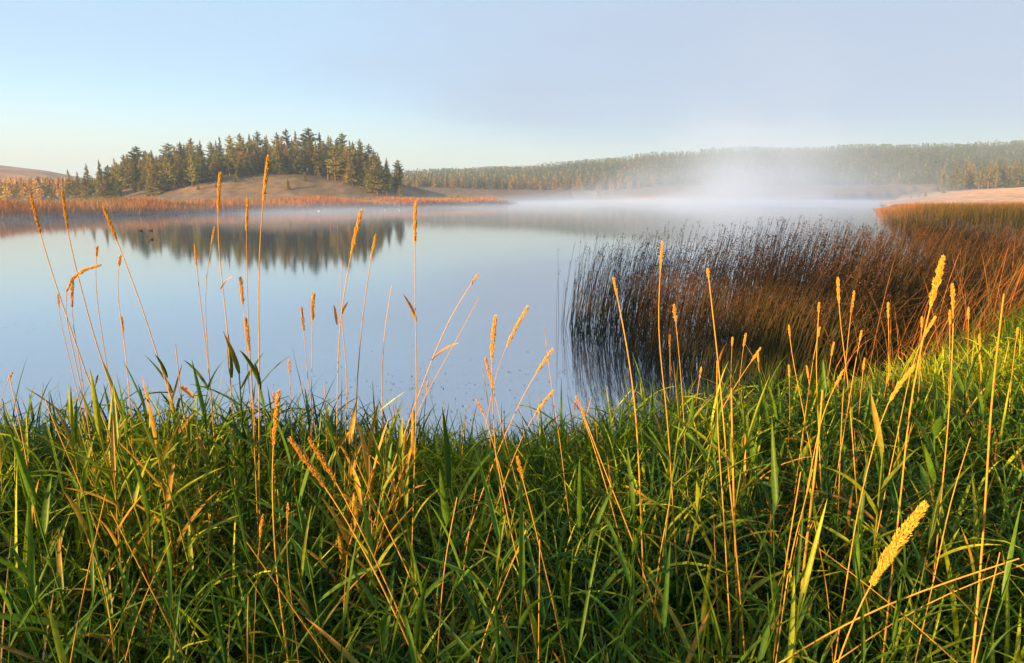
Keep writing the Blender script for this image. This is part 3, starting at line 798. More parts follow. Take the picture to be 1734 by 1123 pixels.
# taller reed grass added out of view behind the viewpoint to shade the near grass
n = 1100
tx = r.uniform(-7.0, 0.6, n); ty = r.uniform(-4.0, 1.2, n)
kk = (vnoise(tx * 1.1, ty * 1.1, 71) > .40) & ((ty < -1.0) | (tx < -(0.85 * np.maximum(ty, 0) + 1.5))); tx, ty = tx[kk], ty[kk]; n = len(tx)
th_ = r.uniform(.95, 1.5, n); tz = height(tx, ty)
TP = np.zeros((n, S, 3)); TP[..., 0] = tx[:, None] + r.normal(0, .12, (n, 1)) * t; TP[..., 1] = ty[:, None] + r.normal(0, .12, (n, 1)) * t; TP[..., 2] = tz[:, None] + th_[:, None] * t
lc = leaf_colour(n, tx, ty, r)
parts = [tubes(TP, np.linspace(1, .5, S)[None] * r.uniform(.002, .0035, (n, 1)), 3, lc * .8, lc)]
for k in range(9):
    f = .25 + .75 * (k + r.random(n)) / 9
    idx = f * (S - 1); i0 = np.clip(idx.astype(int), 0, S - 2); fr = (idx - i0)[:, None]
    b = TP[np.arange(n), i0] * (1 - fr) + TP[np.arange(n), i0 + 1] * fr
    parts.append(ribbons(b, r.uniform(0, 6.28, n), r.uniform(.25, .5, n), r.uniform(.011, .022, n), r.uniform(.2, .9, n), r.uniform(0, 1.5, n), 5, .28, lc, lc * 1.15, r.normal(0, .5, n)))
tag(link('added_shade_grass', mesh_np('added_shade_grass', *join(parts), M_LEAF)), 'unseen taller grass added behind the viewpoint to shade the near grass', 'grass', None, 'stuff')
# fallen straw
gx, gy, ge = bank_points(1100, r); n = len(gx)
cc = np.array([.45, .26, .08]) * r.uniform(.4, 1.1, (n, 1))
st = ribbons(np.stack([gx, gy, height(gx, gy) + r.uniform(0, .12, n)], 1), r.uniform(0, 6.28, n), r.uniform(.35, .85, n), r.uniform(.003, .008, n), r.uniform(.1, 1.2, n), r.uniform(-.1, .5, n), 4, .15, cc * .8, cc)
tag(link('straw', mesh_np('straw', *st, M_DRY)), 'old orange straw standing and fallen among the green grass', 'straw', None, 'stuff')

# ------------------------------------------------------------------ single seed stalks
GOLD = np.array([0.72, 0.40, 0.06]); GSTEM = np.array([0.56, 0.30, 0.045]); GREEN = np.array([0.16, 0.17, 0.03]); ORANGE = np.array([0.50, 0.21, 0.04])
def smooth_path(pts, m):
    pts = np.asarray(pts, float)
    d = np.concatenate([[0], np.cumsum(np.linalg.norm(np.diff(pts, axis=0), axis=1))])
    s = np.linspace(0, d[-1], m)
    out = np.stack([np.interp(s, d, pts[:, i]) for i in range(3)], 1)
    for _ in range(3):
        out[1:-1] = out[1:-1] * .5 + (out[:-2] + out[2:]) * .25
    return out
def seed_stalk(label, Y, pts, hl, hw=7, sw=3.2, green=0.3, leaves=(), group=None, lobed=0.35, name='seed_stalk', seed=0):
    """pts: photo pixels from the tip down at distance Y; hl, hw: length and width of the head, sw: of the stem, in photo pixels"""
    r = np.random.default_rng(1000 + seed)
    W = np.array([at(px, py, Y) for px, py in pts])
    low = W[-1]; d = W[-1] - W[-2]; d = d / np.linalg.norm(d)
    gz = float(height(low[0], Y)) - 0.03
    if low[2] > gz:                                     # carry the stem on down to the soil
        d = d * np.array([.8, 1, 1]); d[2] = min(d[2], -0.55); d[1] = r.uniform(-.06, .06)
        k = (gz - low[2]) / d[2]
        W = np.vstack([W, low + d * k * .5, low + d * k * np.array([.85, 1, 1])])
        W[-1, 2] = float(height(W[-1, 0], W[-1, 1])) - 0.03
    tot = np.linalg.norm(np.diff(W, axis=0), axis=1).sum()
    path = smooth_path(W, 26)
    path[:, 1] += r.normal(0, .03) * np.linspace(1, 0, 26) ** 2
    base = path[-1].copy(); path = path - base
    scale = Y / FPX
    e = link(name, None, loc=base); e.empty_display_size = .05
    tag(e, label, 'grass stalk', group)
    rad = sw * scale / 2 * .85
    path_up = path[::-1]
    g = green
    c1 = GSTEM * r.uniform(.85, 1.15); c0 = GSTEM * (1 - g) + GREEN * g; g2_ = min(1, g + .35); c0 = GSTEM * (1 - g2_) + GREEN * g2_ if Y > 1.8 else c0
    link('stem', mesh_np('stem', *tubes(path_up[None], np.linspace(1.15, .55, 26)[None] * rad, 5, c0[None], c1[None], .8), M_DRY), e)
    if hl:
        L = hl * scale; seg = np.linalg.norm(np.diff(path, axis=0), axis=1); cum = np.concatenate([[0], np.cumsum(seg)])
        m = int(np.clip(hl * 9, 180, 2200))
        s = r.random(m) ** .9
        pos = np.stack([np.interp(s * L, cum, path[:, i]) for i in range(3)], 1)
        pos2 = np.stack([np.interp(np.maximum(s * L - .004, 0), cum, path[:, i]) for i in range(3)], 1)
        pos3 = np.stack([np.interp(s * L + .004, cum, path[:, i]) for i in range(3)], 1)
        T = pos2 - pos3; T /= np.linalg.norm(T, axis=1, keepdims=True) + 1e-9
        prof = np.clip(np.sin(np.clip(s * .9 + .08, 0, 1) * math.pi) ** .6, .12, 1) * (1 + lobed * np.sin(s * 21 + r.uniform(0, 6)) * (s > .35))
        wid = hw * scale / 2 * prof * .72
        a = r.uniform(0, 6.283, m)
        A = np.cross(T, [0.1, .99, .1]); A /= np.linalg.norm(A, axis=1, keepdims=True) + 1e-9; B = np.cross(T, A)
        out = A * np.cos(a)[:, None] + B * np.sin(a)[:, None]
        P = pos + out * (wid * r.uniform(.15, .75, m))[:, None]
        D = T + out * r.uniform(.1, .75, m)[:, None] + r.normal(0, .12, (m, 3))
        sz = np.clip(L * r.uniform(.05, .09, m), .0045, .0085) * (0.8 + 0.5 * (Y > 2.5))
        cc = GOLD * r.uniform(.7, 1.25, (m, 1)) * (1 + r.normal(0, .05, (m, 3)))
        link('seed_head', mesh_np('seed_head', *spikelets(P, D, sz, sz * .13 + .00028 * Y, cc), M_HEAD, False), e)
    for (x0, y0, x1, y1, wpx, kind) in leaves:
        A0, A1 = at(x0, y0, Y) - base, at(x1, y1, Y + r.uniform(-.12, .12)) - base
        v = A1 - A0; Ln = np.linalg.norm(v)
        th = math.acos(np.clip(v[2] / Ln, -1, 1)); azl = math.atan2(v[1], v[0])
        c = {'g': np.array([.075, .115, .018]), 'y': np.array([.22, .20, .03]), 'o': ORANGE}[kind] * r.uniform(.85, 1.15)
        lf = ribbons(A0[None], np.array([azl]), np.array([Ln * 1.03]), np.array([wpx * scale]), np.array([th - .22]), np.array([.44]), 7, .3, c[None], (c * 1.15)[None], np.array([r.normal(.5, .3)]))
        link('leaf', mesh_np('leaf', *lf, M_LEAF), e)
    return e

ST = [
 # left
 ('tall golden seed stalk leaning left, leftmost of the tall ones above the far shore', 2.4, [(57, 332), (70, 391), (100, 490), (125, 565), (150, 640), (195, 760)], 62, 7, 3, .5, ()),
 ('tall seed stalk second from the left edge, head before the orange far shore', 2.4, [(107, 324), (113, 386), (128, 450), (165, 590), (205, 700)], 62, 6, 3, .5, ()),
 ('tall leaning seed stalk third from left, head just below the knoll foot', 2.3, [(190, 350), (210, 405), (250, 520), (275, 610), (292, 665), (330, 790)], 58, 8, 3, .7, [(292, 665, 242, 602, 9, 'g'), (292, 665, 240, 672, 8, 'g'), (283, 640, 262, 602, 6, 'g')]),
 ('seed stalk with head arched over to the right above the left tussock', 2.3, [(170, 449), (148, 446), (126, 449), (113, 467), (104, 495), (112, 540), (135, 640), (150, 720)], 82, 7, 2.4, .3, ()),
 ('seed stalk with ragged head beneath the arched one at left', 2.4, [(124, 476), (118, 522), (128, 570), (142, 660), (152, 730)], 46, 7, 2.2, .3, ()),
 ('short pale seed tuft low on the left tussock, leaning left', 2.5, [(100, 498), (97, 520), (112, 580), (140, 700)], 22, 6, 2, .2, ()),
 ('thin seed stalk with small tuft before the open water, fourth tall from left', 2.7, [(180, 416), (174, 434), (174, 500), (184, 590), (197, 700)], 18, 6, 2.2, .3, ()),
 ('thin seed stalk with bent tuft just right of the arched head', 2.7, [(213, 432), (206, 447), (206, 505), (217, 590), (223, 690)], 18, 6, 2.2, .4, ()),
 ('short slim seed stalk between the two tussocks at left', 2.7, [(213, 535), (215, 562), (221, 640), (226, 710)], 26, 4, 1.8, .4, ()),
 ('seed stalk with blunt head below the knoll reflection left of centre', 2.5, [(322, 415), (326, 452), (336, 530), (348, 610), (362, 740)], 38, 6, 2.4, .3, ()),
 ('tall upright seed stalk whose head crosses the bare slope of the knoll', 2.3, [(369, 293), (364, 359), (366, 410), (374, 482), (386, 578), (392, 710), (396, 780)], 66, 7, 2.8, .5, [(374, 490, 394, 470, 5, 'o'), (392, 640, 385, 560, 9, 'g')]),
 ('headless thin stalk crossing behind the tall upright seed stalk', 2.5, [(361, 385), (352, 430), (345, 475), (346, 545), (352, 620), (362, 740)], 30, 5, 2.4, .4, [(352, 660, 310, 612, 8, 'g'), (352, 660, 378, 615, 10, 'g'), (352, 670, 312, 675, 5, 'g')]),
 ('seed stalk with slim head below the right end of the knoll slope', 2.4, [(420, 336), (417, 392), (418, 445), (421, 560), (430, 690), (436, 780)], 56, 6, 2.4, .4, ()),
 ('tallest seed stalk, its golden head rising into the knoll wood', 2.1, [(460, 266), (456, 295), (450, 335), (445, 400), (440, 490), (442, 620), (440, 700), (440, 900)], 72, 7, 3.2, .5, [(440, 650, 405, 596, 8, 'g'), (442, 650, 494, 604, 5, 'g'), (441, 660, 432, 618, 7, 'g')]),
 ('short seed stalk with ragged head between two tall ones left of centre', 2.6, [(411, 470), (415, 516), (420, 600), (428, 720)], 46, 6, 2, .2, ()),
 ('stalk with dense amber head over the water left of centre', 2.2, [(421, 537), (427, 594), (430, 660), (434, 790)], 58, 9, 2.6, .2, ()),
 ('slim seed stalk with dark narrow head over open water, centre left', 2.7, [(507, 524), (512, 564), (517, 630), (530, 710), (538, 760)], 40, 5, 2, .5, ()),
 ('seed stalk with forked head over open water, centre left', 2.7, [(539, 494), (535, 542), (533, 610), (530, 700), (528, 770)], 48, 8, 2, .4, ()),
 ('tall stalk with broad leaning head beside the knoll reflection', 2.2, [(608, 357), (597, 400), (590, 428), (579, 500), (570, 570), (570, 700), (566, 800)], 76, 10, 3, .4, [(571, 550, 565, 518, 6, 'o')]),
 ('second stem close behind the broad headed stalk, kinked at the waterline', 2.4, [(578, 440), (576, 500), (578, 560), (588, 632), (586, 700)], 0, 0, 2.4, .6, [(578, 535, 590, 512, 5, 'o')]),
 ('orange stalk with narrow closed head right of the knoll reflection', 2.3, [(637, 398), (628, 440), (615, 530), (606, 630), (603, 690), (602, 790)], 42, 5, 3, .3, ()),
 ('bare pale stalk tip over the water in the centre', 2.5, [(667, 479), (657, 535), (650, 590), (648, 690), (652, 820)], 0, 0, 2.6, .3, ()),
 ('tall straight seed stalk standing alone in the centre of the lake', 2.1, [(706, 342), (704, 412), (704, 480), (705, 560), (707, 650), (704, 740), (700, 860)], 70, 8, 2.8, .4, [(705, 545, 682, 500, 6, 'o')]),
 ('long leaning seed stalk with small open head pointing right, centre', 2.2, [(810, 464), (795, 484), (762, 535), (733, 605), (712, 660), (650, 830)], 24, 7, 3, .3, [(731, 610, 777, 583, 8, 'o')]),
 ('bare leaning stalk beside the long leaning one, centre', 2.3, [(812, 503), (790, 545), (757, 605), (722, 665), (690, 740)], 0, 0, 2.2, .3, ()),
 ('stalk with fat golden head upright at the centre right shore', 1.9, [(839, 536), (833, 570), (831, 610), (833, 660), (840, 790), (858, 900)], 78, 11, 3, .2, ()),
 ('stalk with long narrow head leaning right behind the fat golden head', 2.1, [(894, 521), (873, 556), (853, 591), (838, 640), (826, 700)], 80, 7, 2.2, .2, ()),
 ('small golden tuft on a stalk just left of the fat golden head', 2.1, [(822, 610), (830, 640), (838, 672), (848, 720), (880, 840)], 60, 8, 2.4, .2, ()),
 ('leaning stalk with fluffy head over the water right of centre', 2.3, [(936, 591), (918, 618), (904, 634), (876, 690), (845, 760), (810, 850)], 52, 8, 2.6, .2, ()),
 ('leaning stalk with pale narrow head low over the shore right of centre', 2.2, [(937, 665), (918, 688), (900, 708), (872, 770), (850, 830)], 56, 7, 2.6, .2, ()),
 ('stalk with head nodding left at the shore right of centre', 2.2, [(806, 678), (822, 706), (840, 770), (862, 850)], 32, 7, 2.4, .2, ()),
 ('thin dead stalk crossing before the reed mirror', 2.4, [(922, 555), (928, 610), (938, 680), (950, 760)], 0, 0, 2, .3, ()),
 ('stalk with short blunt head left of the reed bed foot', 2.2, [(978, 678), (986, 702), (1010, 770), (1040, 870)], 26, 9, 3, .1, ()),
 ('tall golden stalk leaning left across the left end of the bulrushes', 1.9, [(1032, 465), (1040, 500), (1050, 545), (1060, 600), (1071, 672), (1078, 760)], 34, 7, 4.2, .1, ()),
 ('tall golden stalk with slim upright head before the bulrushes', 1.9, [(1123, 410), (1120, 456), (1115, 520), (1116, 590), (1124, 640), (1132, 720)], 46, 6, 3.6, .1, ()),
 ('short stalk with open bracted head before the bulrushes', 2.2, [(1141, 516), (1144, 545), (1150, 600), (1156, 680)], 30, 10, 2, .5, ()),
 ('bright thick golden stalk with broken tip in front of the bulrush bed', 1.7, [(1197, 455), (1203, 500), (1210, 570), (1219, 640), (1226, 740), (1240, 860)], 16, 6, 4.2, .0, [(1218, 614, 1231, 582, 6, 'o')]),
 ('broken straight golden stick below the bulrush bed', 1.7, [(1207, 605), (1208, 690), (1213, 760), (1222, 860)], 0, 0, 3.6, .0, ()),
 ('thick orange snapped stalk stub below the bulrush bed', 1.9, [(1230, 650), (1231, 690), (1233, 720)], 0, 0, 6, .1, ()),
 # right
 ('largest upright golden head, on a thick stalk before the rusty reeds', 1.6, [(1582, 433), (1575, 465), (1562, 511), (1550, 580), (1538, 650), (1530, 700), (1525, 790)], 84, 15, 4.6, .0, ()),
 ('golden stalk with narrow head right of the largest upright head', 1.9, [(1607, 480), (1611, 525), (1609, 590), (1606, 650), (1603, 720)], 48, 9, 3.4, .1, ()),
 ('side stalk with feathery head leaning right below the largest head', 1.8, [(1588, 537), (1574, 555), (1561, 568), (1550, 600), (1538, 660)], 40, 7, 2.4, .1, ()),
 ('slim stalk with small head centred before the dark reed foot', 2.3, [(1370, 507), (1371, 527), (1369, 580), (1372, 640), (1378, 700)], 18, 6, 3, .1, ()),
 ('left one of a crossing pair of seed stalks before the dark reeds', 2.2, [(1422, 471), (1422, 515), (1428, 570), (1437, 640), (1442, 700)], 46, 7, 2.8, .1, ()),
 ('right one of a crossing pair of seed stalks before the dark reeds', 2.2, [(1434, 490), (1430, 526), (1426, 580), (1422, 640), (1420, 700)], 38, 6, 2.6, .1, ()),
 ('stalk with small head leaning right of the crossing pair', 2.3, [(1449, 556), (1446, 575), (1440, 610), (1434, 660)], 20, 5, 2.4, .1, ()),
 ('stalk with clubbed tip left of the slim small headed stalk', 2.3, [(1341, 553), (1341, 572), (1346, 610), (1356, 660), (1364, 700)], 20, 6, 2.4, .2, ()),
 ('little golden bead head on a leaning stalk below the dark reeds', 2.4, [(1390, 555), (1386, 572), (1378, 610), (1372, 650)], 18, 7, 2.2, .1, ()),
 ('pale seed stalk leaning right low before the reed foot', 2.4, [(1283, 586), (1270, 606), (1250, 635), (1230, 670)], 28, 6, 2, .3, ()),
 ('nodding stalk with thick braided head drooping from upper right', 1.5, [(1540, 617), (1520, 630), (1505, 645), (1496, 668), (1488, 700), (1470, 770), (1455, 830), (1443, 900)], 72, 10, 3.4, .0, ()),
 ('stalk with orange head leaning right in the middle of the right grass', 1.9, [(1430, 628), (1413, 655), (1395, 695), (1385, 740)], 32, 8, 2.6, .1, ()),
 ('thick golden stalk running off the right edge of the photo', 1.3, [(1738, 505), (1722, 590), (1706, 680), (1695, 770), (1689, 840)], 0, 0, 6, .0, ()),
 ('big fluffy golden seed head in the lower right grass', 1.05, [(1558, 847), (1535, 873), (1515, 905), (1494, 935), (1472, 975), (1462, 990), (1440, 1040), (1412, 1123)], 180, 30, 5, .1, ()),
 ('diagonal straw stalk lying across the lower right corner', 1.15, [(1745, 960), (1660, 985), (1560, 1015), (1460, 1055), (1400, 1085)], 0, 0, 6, .1, ()),
 ('second diagonal straw lying above the corner straw at lower right', 1.25, [(1745, 935), (1680, 960), (1600, 993), (1525, 1030)], 0, 0, 4, .3, ()),
 ('golden leaning stick under the braided head, right grass', 1.5, [(1347, 790), (1340, 840), (1325, 950), (1318, 1020)], 0, 0, 4, .1, ()),
 ('long straw leaning left near the right edge above the corner straw', 1.3, [(1680, 760), (1655, 820), (1640, 850), (1618, 930)], 0, 0, 3.6, .1, ()),
 ('straight straw stem beside the big fluffy head', 1.2, [(1658, 910), (1648, 990), (1635, 1080), (1628, 1130)], 0, 0, 4, .1, ()),
 ('thin golden straw left of the big fluffy head', 1.3, [(1382, 800), (1370, 860), (1352, 900), (1340, 960)], 0, 0, 3.6, .2, ()),
 ('snapped pale straw crossing below the big fluffy head', 1.15, [(1364, 918), (1400, 940), (1460, 990), (1522, 1034)], 0, 0, 4, .0, ()),
 # near centre and left
 ('left one of two thick golden heads leaning left above the near grass', 1.3, [(497, 737), (520, 765), (540, 795), (556, 822), (600, 890), (650, 990), (690, 1080), (712, 1130)], 108, 14, 5, .0, ()),
 ('right one of two thick golden heads leaning left above the near grass', 1.35, [(526, 741), (545, 770), (575, 818), (615, 900), (655, 985), (695, 1080), (722, 1135)], 92, 13, 5, .0, ()),
 ('upright thick golden head left of the pair of leaning heads', 1.5, [(466, 668), (462, 710), (456, 765), (457, 850), (464, 960), (476, 1050), (488, 1130)], 104, 11, 4.6, .0, ()),
 ('nodding golden head in the middle of the near grass', 1.4, [(876, 768), (882, 800), (900, 860), (915, 930), (935, 1010)], 44, 13, 4, .0, ()),
 ('long bare golden stalk beside the nodding middle head', 1.4, [(838, 770), (852, 850), (870, 930), (890, 1010)], 0, 0, 4.2, .1, ()),
 ('bare golden stalk leaning left in the middle foreground', 1.25, [(890, 880), (866, 940), (842, 1000), (818, 1070), (806, 1130)], 0, 0, 4.5, .1, ()),
 ('bare golden stalk leaning right at the lower left', 1.2, [(174, 840), (160, 905), (143, 980), (116, 1125)], 0, 0, 4.5, .0, ()),
 ('long bare stalk slanting down to the right at the lower left', 1.25, [(177, 872), (210, 930), (250, 1005), (290, 1080), (312, 1125)], 0, 0, 4.2, .1, ()),
 ('short orange stick crossing the slanting stalk at the lower left', 1.35, [(288, 918), (265, 965), (240, 1020), (225, 1062)], 0, 0, 3.4, .1, ()),
 ('short upright orange stub near the lower left edge of the frame', 1.15, [(415, 1018), (414, 1070), (415, 1130)], 0, 0, 5, .0, ()),
 ('straw slanting down right from the small pale head at left centre', 1.3, [(428, 905), (470, 970), (520, 1050), (568, 1120)], 0, 0, 4, .1, ()),
 ('small pale seed head low in the grass at left centre', 1.4, [(430, 892), (425, 935), (424, 990)], 44, 9, 2, .5, ()),
 ('small pale seed head right of the upright thick golden head', 1.4, [(483, 860), (481, 892), (481, 950), (488, 1000)], 32, 7, 2.6, .2, ()),
 ('long golden straw leaning left at the middle shore', 1.8, [(592, 770), (620, 830), (660, 910), (690, 970)], 0, 0, 4.2, .1, ()),
 ('double pale straw leaning left below the reed mirror', 1.7, [(984, 690), (1010, 760), (1045, 850), (1070, 910)], 18, 8, 3.6, .1, ()),
 ('orange straw fan at the left tussock top', 2.0, [(86, 673), (105, 730), (125, 775), (145, 830)], 0, 0, 4, .2, ()),
 ('thin straw leaning left at the left frame edge', 2.0, [(0, 640), (14, 690), (25, 730), (40, 800)], 0, 0, 3, .3, ()),
 ('slim faint seed head at the left frame edge over the water', 2.3, [(34, 626), (22, 640), (10, 665), (6, 720)], 20, 5, 1.6, .2, ()),
 ('orange straw left of the broad headed stalk, over the shore', 2.2, [(298, 582), (305, 650), (315, 720), (325, 780)], 0, 0, 3.2, .3, [(306, 655, 330, 678, 10, 'o')]),
 ('pale ragged tuft standing over the left shore sedge', 2.4, [(492, 608), (494, 640), (495, 700), (497, 770)], 26, 9, 2, .1, ()),
 ('orange bundle stub in the centre of the right grass', 1.8, [(1384, 655), (1382, 700), (1378, 760)], 0, 0, 7, .0, ()),
]
for i, s in enumerate(ST):
    lab, Y, pts, hl, hw, sw, g, lv = s
    seed_stalk(lab, Y, pts, hl, hw, sw, g, lv, seed=i)
ORD = ['first', 'second', 'third', 'fourth', 'fifth', 'sixth', 'seventh', 'eighth', 'ninth', 'tenth', 'eleventh', 'twelfth', 'thirteenth', 'fourteenth', 'fifteenth', 'sixteenth']
def spread(n, a, b):
    """n rising pixel columns, unevenly spaced"""
    return [a + (b - a) * (i + random.uniform(.1, .9)) / n for i in range(n)]
for i, px in enumerate(spread(16, 1130, 1725)):
    top = random.uniform(560, 640) - (px > 1500) * random.uniform(20, 100)
    lean = random.uniform(-10, 14)
    seed_stalk('small pale seed stalk before the reeds, %s from the left above the right grass' % ORD[i], random.uniform(2.6, 4.2), [(px + lean, top), (px + lean * .7, top + 20), (px, top + 90), (px - 2, top + 140)], random.uniform(14, 28), random.uniform(4, 6.5), random.uniform(1.6, 2.4), .8, (), 'small seed stalks above the right grass', seed=300 + i)
for i, px in enumerate(spread(16, 40, 1060)):
    top = random.uniform(625, 720); lean = random.uniform(-16, 18)
    seed_stalk('thin dry straw at the shore against open water, %s from the left' % ORD[i], random.uniform(2.6, 4.0), [(px + lean, top), (px + lean * .7, top + 20), (px, top + 90), (px - 2, top + 140)], random.choice([0, 0, 16, 20]), 5, random.uniform(1.8, 3), .6, (), 'thin straws along the shore', seed=400 + i)
for i, px in enumerate(spread(10, 30, 1720)):
    top = random.uniform(770, 960); lean = random.uniform(-70, 70)
    seed_stalk('bare orange straw poking out of the near grass, %s from the left' % ORD[i], random.uniform(1.5, 2.3) - (top - 770) * .002, [(px + lean, top), (px + lean * .7, top + 40), (px + lean * .2, top + 110), (px, top + 170)], 0, 5, random.uniform(2.6, 4), .15, (), 'bare straw stems in the near grass', seed=500 + i)

# ------------------------------------------------------------------ single leafy shoots
def leafy_shoot(label, px, top, Y, nleaf, wpx, kind, group=None, seed=0, lean=0.0, spread=1.0):
    r = np.random.default_rng(2000 + seed)
    tip = at(px, top, Y)
    gz = float(height(tip[0], Y)) - .03
    H = max(.25, tip[2] - gz)
    base = np.array([tip[0] - lean * H, Y + r.uniform(-.05, .05), gz])
    e = link('grass_shoot', None, loc=base); e.empty_display_size = .05
    tag(e, label, 'grass shoot', group)
    S = 8; t = np.linspace(0, 1, S)
    stem_h = H * (.80 if H < .8 else .9)
    f0 = .30 if H < .8 else max(.3, 1 - .52 / stem_h)
    P = np.stack([lean * H * t ** 1.3, r.normal(0, .03) * t, t * stem_h], 1)
    cset = {'g': np.array([.070, .145, .014]), 'y': np.array([.19, .23, .02]), 'o': np.array([.36, .22, .035]), 'd': np.array([.035, .095, .014])}
    c = cset[kind] * r.uniform(.75, 1.1)
    w = wpx * Y / FPX * (.6 if Y < 1.6 else .95)
    link('stem', mesh_np('stem', *tubes(P[None], np.linspace(1, .5, S)[None] * max(.0022, w * .22), 5, (c * .9)[None] * np.array([1.5, 1.2, .8]), c[None]), M_LEAF), e)
    a0 = r.uniform(0, 6.28)
    for k in range(nleaf):
        f = f0 + (1 - f0) * (k + .5) / nleaf
        b = np.array([np.interp(f, t, P[:, i]) for i in range(3)])
        L = np.clip(H * r.uniform(.28, .45), .14, .36) * (1.1 - .15 * f) if H < .8 else r.uniform(.14, .25)
        last = k == nleaf - 1
        az = np.array([a0 + k * math.pi + r.normal(0, .5)])
        cc = c * r.uniform(.8, 1.25)
        tipc = cc * np.array([1.3, 1.15, .9]) if r.random() > .07 else ORANGE
        lf = ribbons(b[None], az, np.array([L]), np.array([w * r.uniform(.75, 1.15)]), np.array([r.uniform(.08, .3) if last else r.uniform(.35, .95) * spread]), np.array([r.uniform(0, .3) if last else r.uniform(.1, .9)]), 7, .32, cc[None], tipc[None], r.normal(0, .5, 1))
        link('leaf', mesh_np('leaf', *lf, M_LEAF), e)
    return e
SH = [
 ('dark leafy shoot with fanned leaves against the water, centre left', 392, 560, 2.2, 9, 11, 'd', .0), ('leafy shoot left of the fanned dark one, leaves spread over the water', 352, 640, 2.3, 6, 10, 'g', .02),
 ('leafy shoot with leaf pair over the water right of the fanned one', 442, 625, 2.2, 6, 8, 'g', .0), ('leafy stem beside the slanting tall stalk at left', 300, 690, 2.2, 6, 9, 'g', -.05),
 ('orange green shoot on the top of the left tussock', 145, 665, 2.0, 7, 11, 'y', -.10), ('tall yellow green shoot in the middle of the left tussock', 170, 690, 1.9, 6, 12, 'y', -.15), ('upright shoot at the right of the left tussock', 205, 660, 2.1, 6, 9, 'g', .05),
 ('orange tinged shoot in the second tussock from left', 238, 690, 2.0, 7, 12, 'o', -.05), ('golden shoot leaning left in the second tussock', 262, 720, 1.9, 6, 12, 'y', -.1),
 ('bright yellow green shoot in the lower left corner', 140, 990, 1.15, 7, 26, 'y', -.1), ('broad leaved shoot at the lower left edge', 60, 900, 1.3, 7, 20, 'g', -.15), ('leaning shoot with long leaf at left edge', 30, 770, 1.6, 6, 16, 'g', -.1),
 ('bright leafy shoot at the bottom centre', 885, 900, 1.15, 9, 22, 'g', .05), ('broad leaved shoot just left of the bottom centre one', 700, 970, 1.1, 7, 22, 'g', -.05), ('leafy shoot at the bottom left of centre', 560, 1010, 1.05, 6, 20, 'g', .1),
 ('tall leaved shoot above the bottom centre one', 850, 740, 1.5, 8, 17, 'g', .03), ('leafy shoot leaning left over the dark middle grass', 750, 760, 1.7, 7, 16, 'd', -.15),
 ('yellow lit shoot below the bulrushes, left one of three', 1160, 640, 2.0, 7, 12, 'y', .05), ('yellow lit shoot below the bulrushes, middle one of three', 1215, 665, 1.9, 7, 13, 'y', .1), ('yellow lit shoot below the bulrushes, right one of three', 1270, 680, 1.9, 7, 12, 'y', .08),
 ('bright pointed shoot left of the big fluffy head', 1365, 920, 1.15, 6, 24, 'y', .02), ('pointed shoot under the big fluffy head', 1480, 1010, 1.05, 7, 20, 'g', .05), ('broad leaved shoot at the lower right edge', 1690, 880, 1.25, 7, 18, 'g', .1),
 ('bright shoot at the upper right grass beside the thick stalk', 1500, 700, 1.8, 7, 13, 'y', .0), ('fresh shoot in the middle of the right grass', 1330, 770, 1.7, 7, 14, 'g', -.05), ('tall pale shoot right of the braided head', 1620, 790, 1.5, 7, 16, 'y', .05),
 ('leafy shoot at the bottom edge right of centre', 1190, 1000, 1.1, 7, 19, 'g', .1), ('dim shoot at bottom edge between the two lower right heads', 1290, 900, 1.25, 6, 17, 'g', -.1),
]
for i, (lab, px, top, Y, nl, w, k, ln) in enumerate(SH):
    leafy_shoot(lab, px, top, Y, nl, w, k, seed=i, lean=ln)
sd_ = 100
for i, px in enumerate(spread(16, 95, 290)):
    k = random.choice('yyyog')
    leafy_shoot('%s shoot of the tall left tussocks, %s from the left' % ({'g': 'green', 'y': 'yellow green', 'o': 'orange'}[k], ORD[i]), px, random.uniform(640, 740), random.uniform(1.85, 2.3), 7, random.uniform(7, 10), k, 'shoots of the left tussocks', seed=700 + i, lean=random.uniform(-.28, .1), spread=.9)
for i, px in enumerate(spread(9, 560, 720)):
    k = random.choice('yyog')
    leafy_shoot('%s shoot of the tussock below the lone central stalk, %s from the left' % ({'g': 'green', 'y': 'yellow green', 'o': 'orange'}[k], ORD[i]), px, random.uniform(690, 760), random.uniform(1.9, 2.4), 7, random.uniform(9, 12), k, 'shoots of the central tussock', seed=740 + i, lean=random.uniform(-.1, .28), spread=.7)
for row, lo, hi, yr in (('upper', 760, 840, 1.85), ('middle', 850, 930, 1.55), ('lowest', 940, 1040, 1.22)):
    for i, px in enumerate(spread(15, 0, 1734)):
        Y = yr * random.uniform(.9, 1.12); k = random.choice('ggggydd')
        leafy_shoot('%s leafy shoot, %s from the left in the %s band of the near grass' % ({'g': 'green', 'y': 'yellow green', 'd': 'dark green'}[k], ORD[i], row), px, random.uniform(lo, hi), Y, random.randint(5, 8), random.uniform(11, 17) * (1.5 / Y) ** .6, k, 'leafy shoots in the near grass', seed=sd_, lean=random.uniform(-.3, .3)); sd_ += 1
for i, px in enumerate(spread(16, 1120, 1734)):
    top = np.interp(px, [1120, 1300, 1734], [655, 640, 575]) + random.uniform(0, 60)
    leafy_shoot('leafy shoot on the skyline of the right grass, %s from the left' % ORD[i], px, top, random.uniform(2.1, 3.4), random.randint(5, 7), random.uniform(9, 14), random.choice('ggyyg'), 'shoots along the right grass top', seed=sd_, lean=random.uniform(-.15, .2)); sd_ += 1
